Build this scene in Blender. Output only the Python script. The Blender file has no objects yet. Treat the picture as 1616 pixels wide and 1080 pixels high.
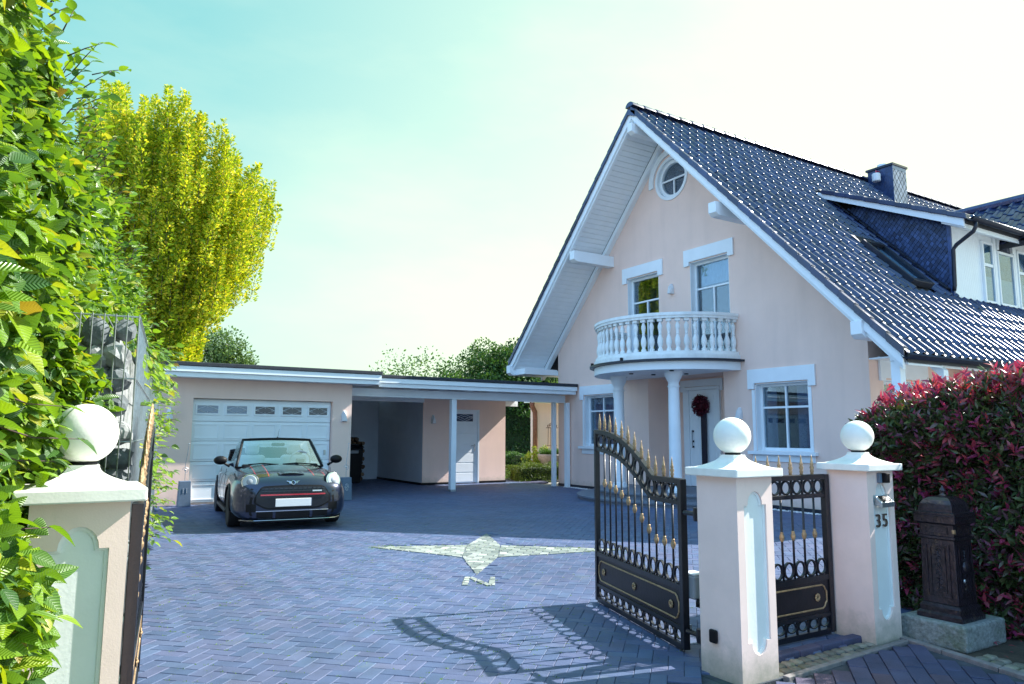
import bpy, bmesh, math, random
import numpy as np
from mathutils import Vector, Matrix
from mathutils.bvhtree import BVHTree
R=math.radians; PI=math.pi
random.seed(7); RNG=np.random.default_rng(7)
SC=bpy.context.scene; COL=SC.collection
# ------------------------------------------------------------------ camera, sky, sun, exposure
H=1.35
YAW,PIT,ROLL=R(58.2077),R(7.23472),R(0.2348)
fw=Vector((math.cos(YAW)*math.cos(PIT),math.sin(YAW)*math.cos(PIT),math.sin(PIT)))
rt=Vector((math.sin(YAW),-math.cos(YAW),0)); up=rt.cross(fw)
rt2=rt*math.cos(ROLL)+up*math.sin(ROLL); up2=rt2.cross(fw)
cd=bpy.data.cameras.new('camera'); cam=bpy.data.objects.new('camera',cd); COL.objects.link(cam)
M=Matrix((rt2,up2,-fw)).transposed().to_4x4(); M.translation=Vector((0,0,H)); cam.matrix_world=M
cd.sensor_width=36; cd.lens=36*1140.23/1616; cd.clip_start=.05; cd.clip_end=3000
SC.camera=cam
SUN_AZ=R(-12.0); SUN_EL=R(39.8)
W=bpy.data.worlds.new('World'); SC.world=W; W.use_nodes=True
nt=W.node_tree; nt.nodes.clear()
def N_(nt,t,**k):
    n=nt.nodes.new(t)
    for a,b in k.items(): setattr(n,a,b)
    return n
out=N_(nt,'ShaderNodeOutputWorld'); bg=N_(nt,'ShaderNodeBackground')
sky=N_(nt,'ShaderNodeTexSky',sky_type='NISHITA',sun_disc=False)
sky.sun_elevation=SUN_EL; sky.sun_rotation=PI/2-SUN_AZ; sky.air_density=1.0; sky.dust_density=2.2; sky.ozone_density=1.6
tc=N_(nt,'ShaderNodeTexCoord'); mp=N_(nt,'ShaderNodeMapping'); mp.inputs['Scale'].default_value=(1.0,1.6,3.2); mp.inputs['Rotation'].default_value=(.2,.1,.5)
ns=N_(nt,'ShaderNodeTexNoise'); ns.inputs['Scale'].default_value=2.3; ns.inputs['Detail'].default_value=7; ns.inputs['Roughness'].default_value=.55
nt.links.new(tc.outputs['Generated'],mp.inputs['Vector']); nt.links.new(mp.outputs[0],ns.inputs['Vector'])
# thin high cloud: thicker towards the sun's side of the sky
dotn=N_(nt,'ShaderNodeVectorMath',operation='DOT_PRODUCT'); dotn.inputs[1].default_value=(math.cos(R(15)),math.sin(R(15)),0.0)
nt.links.new(tc.outputs['Generated'],dotn.inputs[0])
mr=N_(nt,'ShaderNodeMapRange',interpolation_type='SMOOTHSTEP'); mr.inputs['From Min'].default_value=.12; mr.inputs['From Max'].default_value=1.12; mr.inputs['To Min'].default_value=0; mr.inputs['To Max'].default_value=.88
nt.links.new(dotn.outputs['Value'],mr.inputs['Value'])
mr2=N_(nt,'ShaderNodeMapRange'); mr2.inputs['From Min'].default_value=.38; mr2.inputs['From Max'].default_value=.72; mr2.inputs['To Min'].default_value=-.05; mr2.inputs['To Max'].default_value=.16
nt.links.new(ns.outputs['Fac'],mr2.inputs['Value'])
sxyz=N_(nt,'ShaderNodeSeparateXYZ'); nt.links.new(tc.outputs['Generated'],sxyz.inputs[0])
mr3=N_(nt,'ShaderNodeMapRange',interpolation_type='SMOOTHSTEP'); mr3.inputs['From Min'].default_value=.5; mr3.inputs['From Max'].default_value=0; mr3.inputs['To Min'].default_value=0; mr3.inputs['To Max'].default_value=.25
nt.links.new(sxyz.outputs[2],mr3.inputs['Value'])
ad=N_(nt,'ShaderNodeMath',operation='ADD'); nt.links.new(mr.outputs[0],ad.inputs[0]); nt.links.new(mr2.outputs[0],ad.inputs[1])
ad2=N_(nt,'ShaderNodeMath',operation='ADD',use_clamp=True); nt.links.new(ad.outputs[0],ad2.inputs[0]); nt.links.new(mr3.outputs[0],ad2.inputs[1])
mx=N_(nt,'ShaderNodeMix',data_type='RGBA'); nt.links.new(ad2.outputs[0],mx.inputs['Factor'])
tint=N_(nt,'ShaderNodeMix',data_type='RGBA',blend_type='MULTIPLY'); tint.inputs['Factor'].default_value=1
nt.links.new(sky.outputs[0],tint.inputs['A']); tint.inputs['B'].default_value=(.25,.28,.16,1)
veil=N_(nt,'ShaderNodeMix',data_type='RGBA',blend_type='ADD'); veil.inputs['Factor'].default_value=1
nt.links.new(tint.outputs['Result'],veil.inputs['A']); fr1=N_(nt,'ShaderNodeMapRange',interpolation_type='SMOOTHSTEP'); fr1.inputs['From Min'].default_value=.12; fr1.inputs['From Max'].default_value=-.5
nt.links.new(dotn.outputs['Value'],fr1.inputs['Value'])
vc=N_(nt,'ShaderNodeMix',data_type='RGBA'); nt.links.new(fr1.outputs[0],vc.inputs['Factor']); vc.inputs['A'].default_value=(.50,1.50,1.62,1); vc.inputs['B'].default_value=(1.15,2.45,4.9,1)
nt.links.new(vc.outputs['Result'],veil.inputs['B'])
nt.links.new(veil.outputs['Result'],mx.inputs['A']); mx.inputs['B'].default_value=(3.3,3.5,2.6,1)
nt.links.new(mx.outputs['Result'],bg.inputs['Color']); bg.inputs['Strength'].default_value=.10
nt.links.new(bg.outputs[0],out.inputs['Surface'])
sl=bpy.data.lights.new('sun','SUN'); sl.energy=2.9; sl.angle=R(.5); sl.color=(1.0,.965,.92)
so=bpy.data.objects.new('sun',sl); COL.objects.link(so)
sd=Vector((math.cos(SUN_AZ)*math.cos(SUN_EL),math.sin(SUN_AZ)*math.cos(SUN_EL),math.sin(SUN_EL)))
so.rotation_euler=sd.to_track_quat('Z','Y').to_euler(); so.location=sd*60
vs=SC.view_settings; SC.display_settings.display_device='sRGB'
vs.view_transform='Standard'; vs.look='None'; vs.exposure=1.9; vs.gamma=1; vs.use_curve_mapping=False
SC.cycles.max_bounces=8; SC.cycles.transparent_max_bounces=12

# ------------------------------------------------------------------ materials
def new_mat(name):
    m=bpy.data.materials.new(name); m.use_nodes=True; nt=m.node_tree
    b=nt.nodes['Principled BSDF']; return m,nt,b
def lk(nt,a,b): nt.links.new(a,b)
def rnd_node(nt):
    g=N_(nt,'ShaderNodeNewGeometry'); o=N_(nt,'ShaderNodeObjectInfo')
    a=N_(nt,'ShaderNodeMath',operation='ADD'); lk(nt,g.outputs['Random Per Island'],a.inputs[0]); lk(nt,o.outputs['Random'],a.inputs[1])
    f=N_(nt,'ShaderNodeMath',operation='FRACT'); lk(nt,a.outputs[0],f.inputs[0]); return f.outputs[0]
def ramp(nt,src,stops):
    r=N_(nt,'ShaderNodeValToRGB'); e=r.color_ramp.elements
    while len(e)>1: e.remove(e[-1])
    e[0].position=stops[0][0]; e[0].color=(*stops[0][1],1)
    for p,c in stops[1:]:
        q=e.new(p); q.color=(*c,1)
    lk(nt,src,r.inputs[0]); return r.outputs[0]
def simple(name,col,rough=.6,metal=0,spec=.5,nscale=0,namt=.12,bump=0,bscale=60,coat=0,stain=None,coord='Object',streak=0,splash=0):
    m,nt,b=new_mat(name)
    b.inputs['Base Color'].default_value=(*col,1); b.inputs['Roughness'].default_value=rough; b.inputs['Metallic'].default_value=metal
    b.inputs['Specular IOR Level'].default_value=spec; b.inputs['Coat Weight'].default_value=coat; b.inputs['Coat Roughness'].default_value=.06
    tc=N_(nt,'ShaderNodeTexCoord')
    if nscale:
        n=N_(nt,'ShaderNodeTexNoise'); n.inputs['Scale'].default_value=nscale; n.inputs['Detail'].default_value=6; n.inputs['Roughness'].default_value=.62
        lk(nt,tc.outputs[coord],n.inputs['Vector'])
        d=[max(0,c*(1-namt)) for c in col]; u=[min(1,c*(1+namt)) for c in col]
        c=ramp(nt,n.outputs['Fac'],[(.3,d),(.7,u)])
        if stain:
            n2=N_(nt,'ShaderNodeTexNoise'); n2.inputs['Scale'].default_value=stain[1]; n2.inputs['Detail'].default_value=8; n2.inputs['Roughness'].default_value=.7
            lk(nt,tc.outputs[coord],n2.inputs['Vector'])
            mr=N_(nt,'ShaderNodeMapRange'); mr.inputs['From Min'].default_value=stain[2]; mr.inputs['From Max'].default_value=stain[2]+.18
            mr.inputs['To Max'].default_value=stain[3]
            lk(nt,n2.outputs['Fac'],mr.inputs['Value'])
            mx=N_(nt,'ShaderNodeMix',data_type='RGBA'); lk(nt,mr.outputs[0],mx.inputs['Factor']); lk(nt,c,mx.inputs['A']); mx.inputs['B'].default_value=(*stain[0],1)
            c=mx.outputs['Result']
        if streak:
            g=N_(nt,'ShaderNodeNewGeometry'); m_=N_(nt,'ShaderNodeMapping'); m_.inputs['Scale'].default_value=(2.6,2.6,.35); lk(nt,g.outputs['Position'],m_.inputs['Vector'])
            n3=N_(nt,'ShaderNodeTexNoise'); n3.inputs['Scale'].default_value=1.3; n3.inputs['Detail'].default_value=6; lk(nt,m_.outputs[0],n3.inputs['Vector'])
            q=N_(nt,'ShaderNodeMapRange'); q.inputs['From Min'].default_value=.5; q.inputs['From Max'].default_value=.78; q.inputs['To Min'].default_value=1; q.inputs['To Max'].default_value=1-streak; lk(nt,n3.outputs['Fac'],q.inputs['Value'])
            mm=N_(nt,'ShaderNodeMix',data_type='RGBA',blend_type='MULTIPLY'); mm.inputs['Factor'].default_value=1; lk(nt,c,mm.inputs['A']); lk(nt,q.outputs[0],mm.inputs['B']); c=mm.outputs['Result']
        if splash:
            g=N_(nt,'ShaderNodeNewGeometry'); sp=N_(nt,'ShaderNodeSeparateXYZ'); lk(nt,g.outputs['Position'],sp.inputs[0])
            n4=N_(nt,'ShaderNodeTexNoise'); n4.inputs['Scale'].default_value=9; n4.inputs['Detail'].default_value=8; n4.inputs['Roughness'].default_value=.7; lk(nt,g.outputs['Position'],n4.inputs['Vector'])
            q=N_(nt,'ShaderNodeMath',operation='MULTIPLY_ADD'); lk(nt,n4.outputs['Fac'],q.inputs[0]); q.inputs[1].default_value=-.35; lk(nt,sp.outputs[2],q.inputs[2])
            w=N_(nt,'ShaderNodeMapRange'); w.inputs['From Min'].default_value=.02; w.inputs['From Max'].default_value=-.2; w.inputs['To Min'].default_value=0; w.inputs['To Max'].default_value=splash; lk(nt,q.outputs[0],w.inputs['Value'])
            mm=N_(nt,'ShaderNodeMix',data_type='RGBA'); lk(nt,w.outputs[0],mm.inputs['Factor']); lk(nt,c,mm.inputs['A']); mm.inputs['B'].default_value=(.24,.25,.17,1); c=mm.outputs['Result']
        lk(nt,c,b.inputs['Base Color'])
    if bump:
        n=N_(nt,'ShaderNodeTexNoise'); n.inputs['Scale'].default_value=bscale; n.inputs['Detail'].default_value=4
        lk(nt,tc.outputs[coord],n.inputs['Vector'])
        bp=N_(nt,'ShaderNodeBump'); bp.inputs['Strength'].default_value=bump; bp.inputs['Distance'].default_value=.01
        lk(nt,n.outputs['Fac'],bp.inputs['Height']); lk(nt,bp.outputs[0],b.inputs['Normal'])
    return m
def varied(name,stops,rough=.6,spec=.5,nscale=8,namt=.25,bump=.3,bscale=50,coat=0,moss=None,rough_var=0,big=0):
    m,nt,b=new_mat(name); r=rnd_node(nt); c=ramp(nt,r,stops)
    tc=N_(nt,'ShaderNodeTexCoord'); g=N_(nt,'ShaderNodeNewGeometry')
    n=N_(nt,'ShaderNodeTexNoise'); n.inputs['Scale'].default_value=nscale; n.inputs['Detail'].default_value=6; lk(nt,g.outputs['Position'],n.inputs['Vector'])
    v=N_(nt,'ShaderNodeMapRange'); v.inputs['From Min'].default_value=.3; v.inputs['From Max'].default_value=.7; v.inputs['To Min'].default_value=1-namt; v.inputs['To Max'].default_value=1+namt
    lk(nt,n.outputs['Fac'],v.inputs['Value'])
    mm=N_(nt,'ShaderNodeMix',data_type='RGBA',blend_type='MULTIPLY'); mm.inputs['Factor'].default_value=1
    lk(nt,c,mm.inputs['A']); lk(nt,v.outputs[0],mm.inputs['B']); c=mm.outputs['Result']
    if big:
        nb_=N_(nt,'ShaderNodeTexNoise'); nb_.inputs['Scale'].default_value=.55; nb_.inputs['Detail'].default_value=8; nb_.inputs['Roughness'].default_value=.65; lk(nt,g.outputs['Position'],nb_.inputs['Vector'])
        q=N_(nt,'ShaderNodeMapRange'); q.inputs['From Min'].default_value=.32; q.inputs['From Max'].default_value=.68; q.inputs['To Min'].default_value=1-big; q.inputs['To Max'].default_value=1+big; lk(nt,nb_.outputs['Fac'],q.inputs['Value'])
        mm=N_(nt,'ShaderNodeMix',data_type='RGBA',blend_type='MULTIPLY'); mm.inputs['Factor'].default_value=1; lk(nt,c,mm.inputs['A']); lk(nt,q.outputs[0],mm.inputs['B']); c=mm.outputs['Result']
    if moss:
        n2=N_(nt,'ShaderNodeTexNoise'); n2.inputs['Scale'].default_value=moss[1]; n2.inputs['Detail'].default_value=9; n2.inputs['Roughness'].default_value=.7
        lk(nt,g.outputs['Position'],n2.inputs['Vector'])
        mr=N_(nt,'ShaderNodeMapRange'); mr.inputs['From Min'].default_value=moss[2]; mr.inputs['From Max'].default_value=moss[2]+.12; mr.inputs['To Max'].default_value=moss[3]
        lk(nt,n2.outputs['Fac'],mr.inputs['Value'])
        mx=N_(nt,'ShaderNodeMix',data_type='RGBA'); lk(nt,mr.outputs[0],mx.inputs['Factor']); lk(nt,c,mx.inputs['A']); mx.inputs['B'].default_value=(*moss[0],1); c=mx.outputs['Result']
    lk(nt,c,b.inputs['Base Color'])
    b.inputs['Roughness'].default_value=rough; b.inputs['Specular IOR Level'].default_value=spec; b.inputs['Coat Weight'].default_value=coat; b.inputs['Coat Roughness'].default_value=.1
    if rough_var:
        rr=N_(nt,'ShaderNodeMapRange'); rr.inputs['To Min'].default_value=rough-rough_var; rr.inputs['To Max'].default_value=rough+rough_var
        lk(nt,n.outputs['Fac'],rr.inputs['Value']); lk(nt,rr.outputs[0],b.inputs['Roughness'])
    if bump:
        nb=N_(nt,'ShaderNodeTexNoise'); nb.inputs['Scale'].default_value=bscale; nb.inputs['Detail'].default_value=5; lk(nt,g.outputs['Position'],nb.inputs['Vector'])
        bp=N_(nt,'ShaderNodeBump'); bp.inputs['Strength'].default_value=bump; bp.inputs['Distance'].default_value=.006
        lk(nt,nb.outputs['Fac'],bp.inputs['Height']); lk(nt,bp.outputs[0],b.inputs['Normal'])
    return m
def leafmat(name,stops,trans=.35,rough=.42,veins=0,tcol=(1.25,1.2,.45),spec=.4):
    m,nt,b=new_mat(name); r=rnd_node(nt); c=ramp(nt,r,stops)
    if veins:
        uv=N_(nt,'ShaderNodeUVMap'); uv.uv_map='UVMap'; sp=N_(nt,'ShaderNodeSeparateXYZ'); lk(nt,uv.outputs[0],sp.inputs[0])
        a=N_(nt,'ShaderNodeMath',operation='SUBTRACT'); lk(nt,sp.outputs[0],a.inputs[0]); a.inputs[1].default_value=.5
        ab=N_(nt,'ShaderNodeMath',operation='ABSOLUTE'); lk(nt,a.outputs[0],ab.inputs[0])
        ml=N_(nt,'ShaderNodeMath',operation='MULTIPLY_ADD'); lk(nt,ab.outputs[0],ml.inputs[0]); ml.inputs[1].default_value=-.55; lk(nt,sp.outputs[1],ml.inputs[2])
        s=N_(nt,'ShaderNodeMath',operation='MULTIPLY'); lk(nt,ml.outputs[0],s.inputs[0]); s.inputs[1].default_value=62
        sn=N_(nt,'ShaderNodeMath',operation='SINE'); lk(nt,s.outputs[0],sn.inputs[0])
        v=N_(nt,'ShaderNodeMapRange'); v.inputs['From Min'].default_value=-1; v.inputs['From Max'].default_value=1; v.inputs['To Min'].default_value=.90; v.inputs['To Max'].default_value=1.06
        lk(nt,sn.outputs[0],v.inputs['Value'])
        mm=N_(nt,'ShaderNodeMix',data_type='RGBA',blend_type='MULTIPLY'); mm.inputs['Factor'].default_value=1; lk(nt,c,mm.inputs['A']); lk(nt,v.outputs[0],mm.inputs['B']); c=mm.outputs['Result']
        bp=N_(nt,'ShaderNodeBump'); bp.inputs['Strength'].default_value=.8; bp.inputs['Distance'].default_value=.0012; lk(nt,sn.outputs[0],bp.inputs['Height']); lk(nt,bp.outputs[0],b.inputs['Normal'])
    lk(nt,c,b.inputs['Base Color']); b.inputs['Roughness'].default_value=rough; b.inputs['Specular IOR Level'].default_value=spec
    t=N_(nt,'ShaderNodeBsdfTranslucent'); mu=N_(nt,'ShaderNodeMix',data_type='RGBA',blend_type='MULTIPLY'); mu.inputs['Factor'].default_value=1; lk(nt,c,mu.inputs['A']); mu.inputs['B'].default_value=(*tcol,1)
    lk(nt,mu.outputs['Result'],t.inputs['Color'])
    ms=N_(nt,'ShaderNodeMixShader'); ms.inputs[0].default_value=trans
    o=nt.nodes['Material Output']; lk(nt,b.outputs[0],ms.inputs[1]); lk(nt,t.outputs[0],ms.inputs[2]); lk(nt,ms.outputs[0],o.inputs['Surface'])
    return m
def glassmat(name,tintc=(.75,.85,.9),refl=1.0,k=1.0):
    m=bpy.data.materials.new(name); m.use_nodes=True; nt=m.node_tree; nt.nodes.clear()
    o=N_(nt,'ShaderNodeOutputMaterial'); f=N_(nt,'ShaderNodeFresnel'); f.inputs['IOR'].default_value=1.6
    t=N_(nt,'ShaderNodeBsdfTransparent'); t.inputs[0].default_value=(*tintc,1); g=N_(nt,'ShaderNodeBsdfGlossy'); g.inputs['Roughness'].default_value=.015
    g.inputs[0].default_value=(refl,refl,refl,1)
    ml=N_(nt,'ShaderNodeMath',operation='MULTIPLY_ADD',use_clamp=True); ml.inputs[1].default_value=1.3*k; ml.inputs[2].default_value=.04; lk(nt,f.outputs[0],ml.inputs[0])
    ms=N_(nt,'ShaderNodeMixShader'); lk(nt,ml.outputs[0],ms.inputs[0]); lk(nt,t.outputs[0],ms.inputs[1]); lk(nt,g.outputs[0],ms.inputs[2]); lk(nt,ms.outputs[0],o.inputs['Surface'])
    return m
def emis(name,col,s):
    m,nt,b=new_mat(name); b.inputs['Base Color'].default_value=(*col,1); b.inputs['Emission Color'].default_value=(*col,1); b.inputs['Emission Strength'].default_value=s; return m
MT={}
MT['stucco']=simple('pink_stucco',(.89,.65,.55),.9,nscale=1.2,namt=.04,bump=.3,bscale=140,streak=.07,splash=.5,stain=((.74,.54,.47),.9,.62,.35))
MT['stucco_pillar']=simple('pillar_stucco',(.88,.69,.62),.9,nscale=5,namt=.05,streak=.06,splash=.75,bump=.07,bscale=190,stain=((.34,.32,.22),2.2,.60,.5))
MT['white']=simple('white_paint',(.82,.87,.90),.45,nscale=3,namt=.03,streak=.03,bump=.06,bscale=40)
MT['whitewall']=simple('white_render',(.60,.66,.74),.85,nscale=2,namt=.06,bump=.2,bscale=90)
MT['whitestone']=simple('weathered_white_stone',(.82,.85,.84),.7,nscale=14,namt=.06,streak=.2,bump=.2,bscale=70,stain=((.25,.27,.26),9,.64,.55))
MT['capstone']=simple('cap_stone',(.84,.84,.78),.65,nscale=12,namt=.05,streak=.15,bump=.07,bscale=90,stain=((.45,.46,.43),6,.66,.4))
MT['niche']=simple('niche_white',(.80,.84,.82),.6,nscale=6,namt=.04,bump=.1)
MT['tile']=varied('glazed_roof_tile',[(0,(.009,.018,.06)),(.5,(.014,.028,.085)),(1,(.026,.045,.12))],rough=.27,spec=.75,nscale=5,namt=.3,bump=.04,bscale=9,coat=0,rough_var=.09,big=.22)
MT['slate']=varied('slate',[(0,(.010,.02,.065)),(.5,(.02,.045,.13)),(1,(.045,.085,.22))],rough=.35,nscale=12,namt=.3,bump=.35,bscale=40)
MT['slate_lit']=varied('lit_face_slate',[(0,(.16,.2,.27)),(1,(.26,.31,.4))],rough=.3,nscale=12,namt=.2,bump=.2)  # same slate, with the light on the chimney's street face put into its colour
MT['felt']=simple('roof_felt',(.025,.03,.04),.7,nscale=12,namt=.3,bump=.3,bscale=50)
MT['zinc']=simple('dark_zinc',(.03,.035,.05),.38,metal=.5,nscale=8,namt=.2)
MT['paver']=varied('driveway_paver',[(0,(.055,.088,.17)),(.3,(.068,.098,.19)),(.6,(.084,.102,.19)),(.85,(.074,.116,.21)),(1,(.10,.115,.20))],rough=.62,spec=.45,nscale=6,namt=.14,bump=.5,bscale=130,rough_var=.12,big=.17,moss=((.16,.19,.17),1.7,.60,.45))
MT['paver_out']=varied('pavement_paver',[(0,(.042,.052,.11)),(.4,(.056,.064,.13)),(.85,(.075,.075,.14)),(1,(.09,.06,.09))],rough=.7,nscale=5,namt=.25,bump=.7,bscale=120,moss=((.08,.09,.07),3,.62,.5))
MT['joint']=simple('joint_sand',(.05,.06,.075),.95,nscale=9,namt=.5,bump=.4,stain=((.07,.12,.03),2.3,.56,.7),coord='Object')
MT['cream']=varied('cream_stone',[(0,(.14,.17,.16)),(.5,(.25,.28,.25)),(1,(.40,.42,.38))],rough=.7,nscale=9,namt=.15,bump=.5,moss=((.3,.34,.2),5,.6,.5))
MT['cobble']=varied('cobble_stone',[(0,(.12,.12,.1)),(.5,(.2,.19,.16)),(1,(.29,.27,.22))],rough=.8,nscale=12,namt=.3,bump=.8,bscale=60,moss=((.08,.11,.04),6,.52,.7))
MT['kerb']=simple('kerb_stone',(.22,.2,.2),.8,nscale=14,namt=.25,bump=.5,bscale=60,stain=((.1,.11,.06),6,.55,.6))
MT['granite']=simple('mossy_granite',(.24,.26,.25),.85,nscale=45,namt=.4,bump=.9,bscale=35,stain=((.08,.12,.04),4,.5,.75))
MT['step']=simple('step_granite',(.15,.17,.21),.6,nscale=60,namt=.25,bump=.25,bscale=80)
MT['pebble']=varied('white_pebble',[(0,(.55,.56,.58)),(1,(.82,.82,.8))],rough=.6,bump=.2)
MT['iron']=simple('black_iron',(.007,.008,.014),.38,metal=.0,spec=.5,nscale=20,namt=.3,bump=.1,bscale=90,coat=.08)
MT['ironpanel']=simple('dark_panel',(.014,.011,.016),.42,spec=.4,nscale=7,namt=.3,bump=.1)
MT['gold']=simple('aged_gold',(.40,.27,.15),.5,metal=.45,nscale=40,namt=.35,bump=.3,bscale=120)
MT['bronze']=simple('dark_bronze',(.034,.026,.036),.32,metal=.5,nscale=26,namt=.5,bump=.5,bscale=60,coat=.3,stain=((.20,.13,.08),20,.56,.65))
MT['galv']=simple('galvanised_steel',(.42,.46,.5),.35,metal=.8,nscale=30,namt=.2)
MT['plasticgrey']=simple('grey_housing',(.30,.33,.36),.5,nscale=10,namt=.1)
MT['black']=simple('black_plastic',(.005,.005,.007),.5,spec=.25,nscale=20,namt=.3)
MT['numeral']=simple('numeral_bronze',(.16,.11,.09),.45,metal=.5,nscale=30,namt=.2)
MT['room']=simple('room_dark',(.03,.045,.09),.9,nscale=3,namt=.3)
MT['curtain']=simple('net_curtain',(.55,.58,.62),.9,nscale=12,namt=.15)
MT['darkcurtain']=simple('dark_curtain',(.16,.18,.28),.9,nscale=12,namt=.2)
MT['blind']=simple('roller_blind',(.35,.42,.5),.8,nscale=12,namt=.1)
MT['dormerroom']=simple('dormer_interior',(.10,.16,.24),.9,nscale=6,namt=.4)
MT['glass']=glassmat('window_glass',k=.22); MT['carglass']=glassmat('car_glass',(.85,.92,.93),.8,.35)
MT['lampwhite']=simple('lamp_shell',(.7,.72,.74),.4,nscale=9,namt=.05)
MT['planter']=simple('blue_grey_planter',(.12,.17,.24),.5,nscale=12,namt=.12,bump=.15)
MT['marksilver']=simple('silver_mark',(.6,.63,.66),.35,metal=.6,nscale=10,namt=.05)
MT['stone_gab']=varied('gabion_rock',[(0,(.10,.12,.13)),(.5,(.17,.19,.20)),(1,(.30,.31,.31))],rough=.85,nscale=14,namt=.45,bump=1,bscale=22)
MT['log']=varied('firewood',[(0,(.11,.06,.035)),(.6,(.2,.12,.07)),(1,(.32,.21,.13))],rough=.9,bump=.5)
MT['bark']=simple('bark',(.07,.055,.045),.9,nscale=14,namt=.4,bump=.9,bscale=30)
MT['twig']=simple('twig',(.09,.05,.05),.7,nscale=30,namt=.3)
MT['horn']=leafmat('hornbeam_leaf',[(0,(.06,.155,.05)),(.3,(.12,.25,.045)),(.62,(.19,.36,.03)),(.88,(.29,.45,.025)),(.985,(.42,.43,.05)),(1,(.30,.20,.05))],trans=.42,rough=.30,veins=1,tcol=(1.3,1.2,.35),spec=.7)
MT['yellowleaf']=leafmat('golden_leaf',[(0,(.14,.28,.02)),(.3,(.30,.44,.022)),(.65,(.52,.58,.03)),(.9,(.72,.68,.06)),(1,(.80,.60,.10))],trans=.5,rough=.5,tcol=(1.25,1.15,.4))
MT['greenleaf']=leafmat('green_leaf',[(0,(.03,.07,.025)),(.5,(.055,.13,.03)),(1,(.11,.22,.045))],trans=.35,rough=.5)
MT['paleleaf']=leafmat('pale_green_leaf',[(0,(.06,.11,.05)),(.5,(.1,.18,.07)),(1,(.16,.26,.1))],trans=.4,rough=.5)
MT['darkleaf']=leafmat('dark_leaf',[(0,(.015,.04,.018)),(.6,(.03,.075,.026)),(1,(.05,.11,.03))],trans=.25,rough=.5)
MT['phot']=leafmat('photinia_green_leaf',[(0,(.04,.065,.03)),(.4,(.07,.105,.035)),(.65,(.095,.13,.04)),(.8,(.13,.07,.075)),(1,(.2,.06,.12))],trans=.22,rough=.28,tcol=(1.2,1.1,.6),spec=.6)
MT['photred']=leafmat('photinia_red_leaf',[(0,(.22,.03,.10)),(.4,(.38,.05,.13)),(.75,(.50,.09,.10)),(1,(.32,.10,.13))],trans=.32,rough=.26,tcol=(1.4,.75,.6),spec=.6)
MT['box']=leafmat('boxwood_leaf',[(0,(.05,.09,.015)),(.6,(.09,.15,.02)),(1,(.14,.2,.03))],trans=.3)
MT['flower']=leafmat('garden_plant',[(0,(.12,.2,.02)),(.8,(.28,.33,.03)),(1,(.5,.45,.05))],trans=.3)
MT['grassblade']=leafmat('grass_blade',[(0,(.09,.2,.015)),(1,(.22,.38,.03))],trans=.4)
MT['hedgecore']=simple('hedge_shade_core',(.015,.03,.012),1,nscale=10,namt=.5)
MT['earth']=simple('earth',(.06,.05,.035),1,nscale=10,namt=.4,bump=.5)
MT['lawn']=simple('lawn_green',(.07,.15,.02),.9,nscale=6,namt=.25,bump=.5)
MT['terracotta']=simple('grey_urn',(.3,.27,.24),.85,nscale=20,namt=.25,bump=.6)
MT['carpaint']=simple('car_paint',(.012,.020,.050),.28,metal=.5,coat=1)
MT['stripe']=simple('stripe_black',(.012,.012,.016),.3,coat=.8)
MT['stripered']=simple('stripe_red',(.45,.02,.04),.3,coat=.8)
MT['tyre']=simple('tyre_rubber',(.012,.012,.013),.75,nscale=30,namt=.3)
MT['rim']=simple('dark_rim',(.06,.06,.07),.3,metal=.8)
MT['chrome']=simple('chrome',(.7,.72,.75),.12,metal=1)
MT['seat']=simple('light_leather',(.5,.52,.54),.5,nscale=10,namt=.06)
MT['plate']=simple('blank_plate',(.85,.85,.85),.5)
MT['drl']=simple('headlamp_ring',(.42,.47,.5),.35)
MT['lens']=simple('headlamp_lens',(.035,.05,.07),.3,spec=.3)
MT['wreath']=varied('wreath_red',[(0,(.05,.004,.015)),(1,(.16,.01,.03))],rough=.6,bump=0)
MT['rust']=simple('rusty_steel',(.2,.08,.05),.8,nscale=20,namt=.4)
MT['leadglass']=simple('lead_glass_dark',(.06,.07,.11),.1,coat=.6)
MT['leadglass2']=simple('lead_glass_bright',(.22,.28,.38),.12,coat=.6)
MT['sticker']=simple('green_sticker',(.25,.6,.05),.5)

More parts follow.
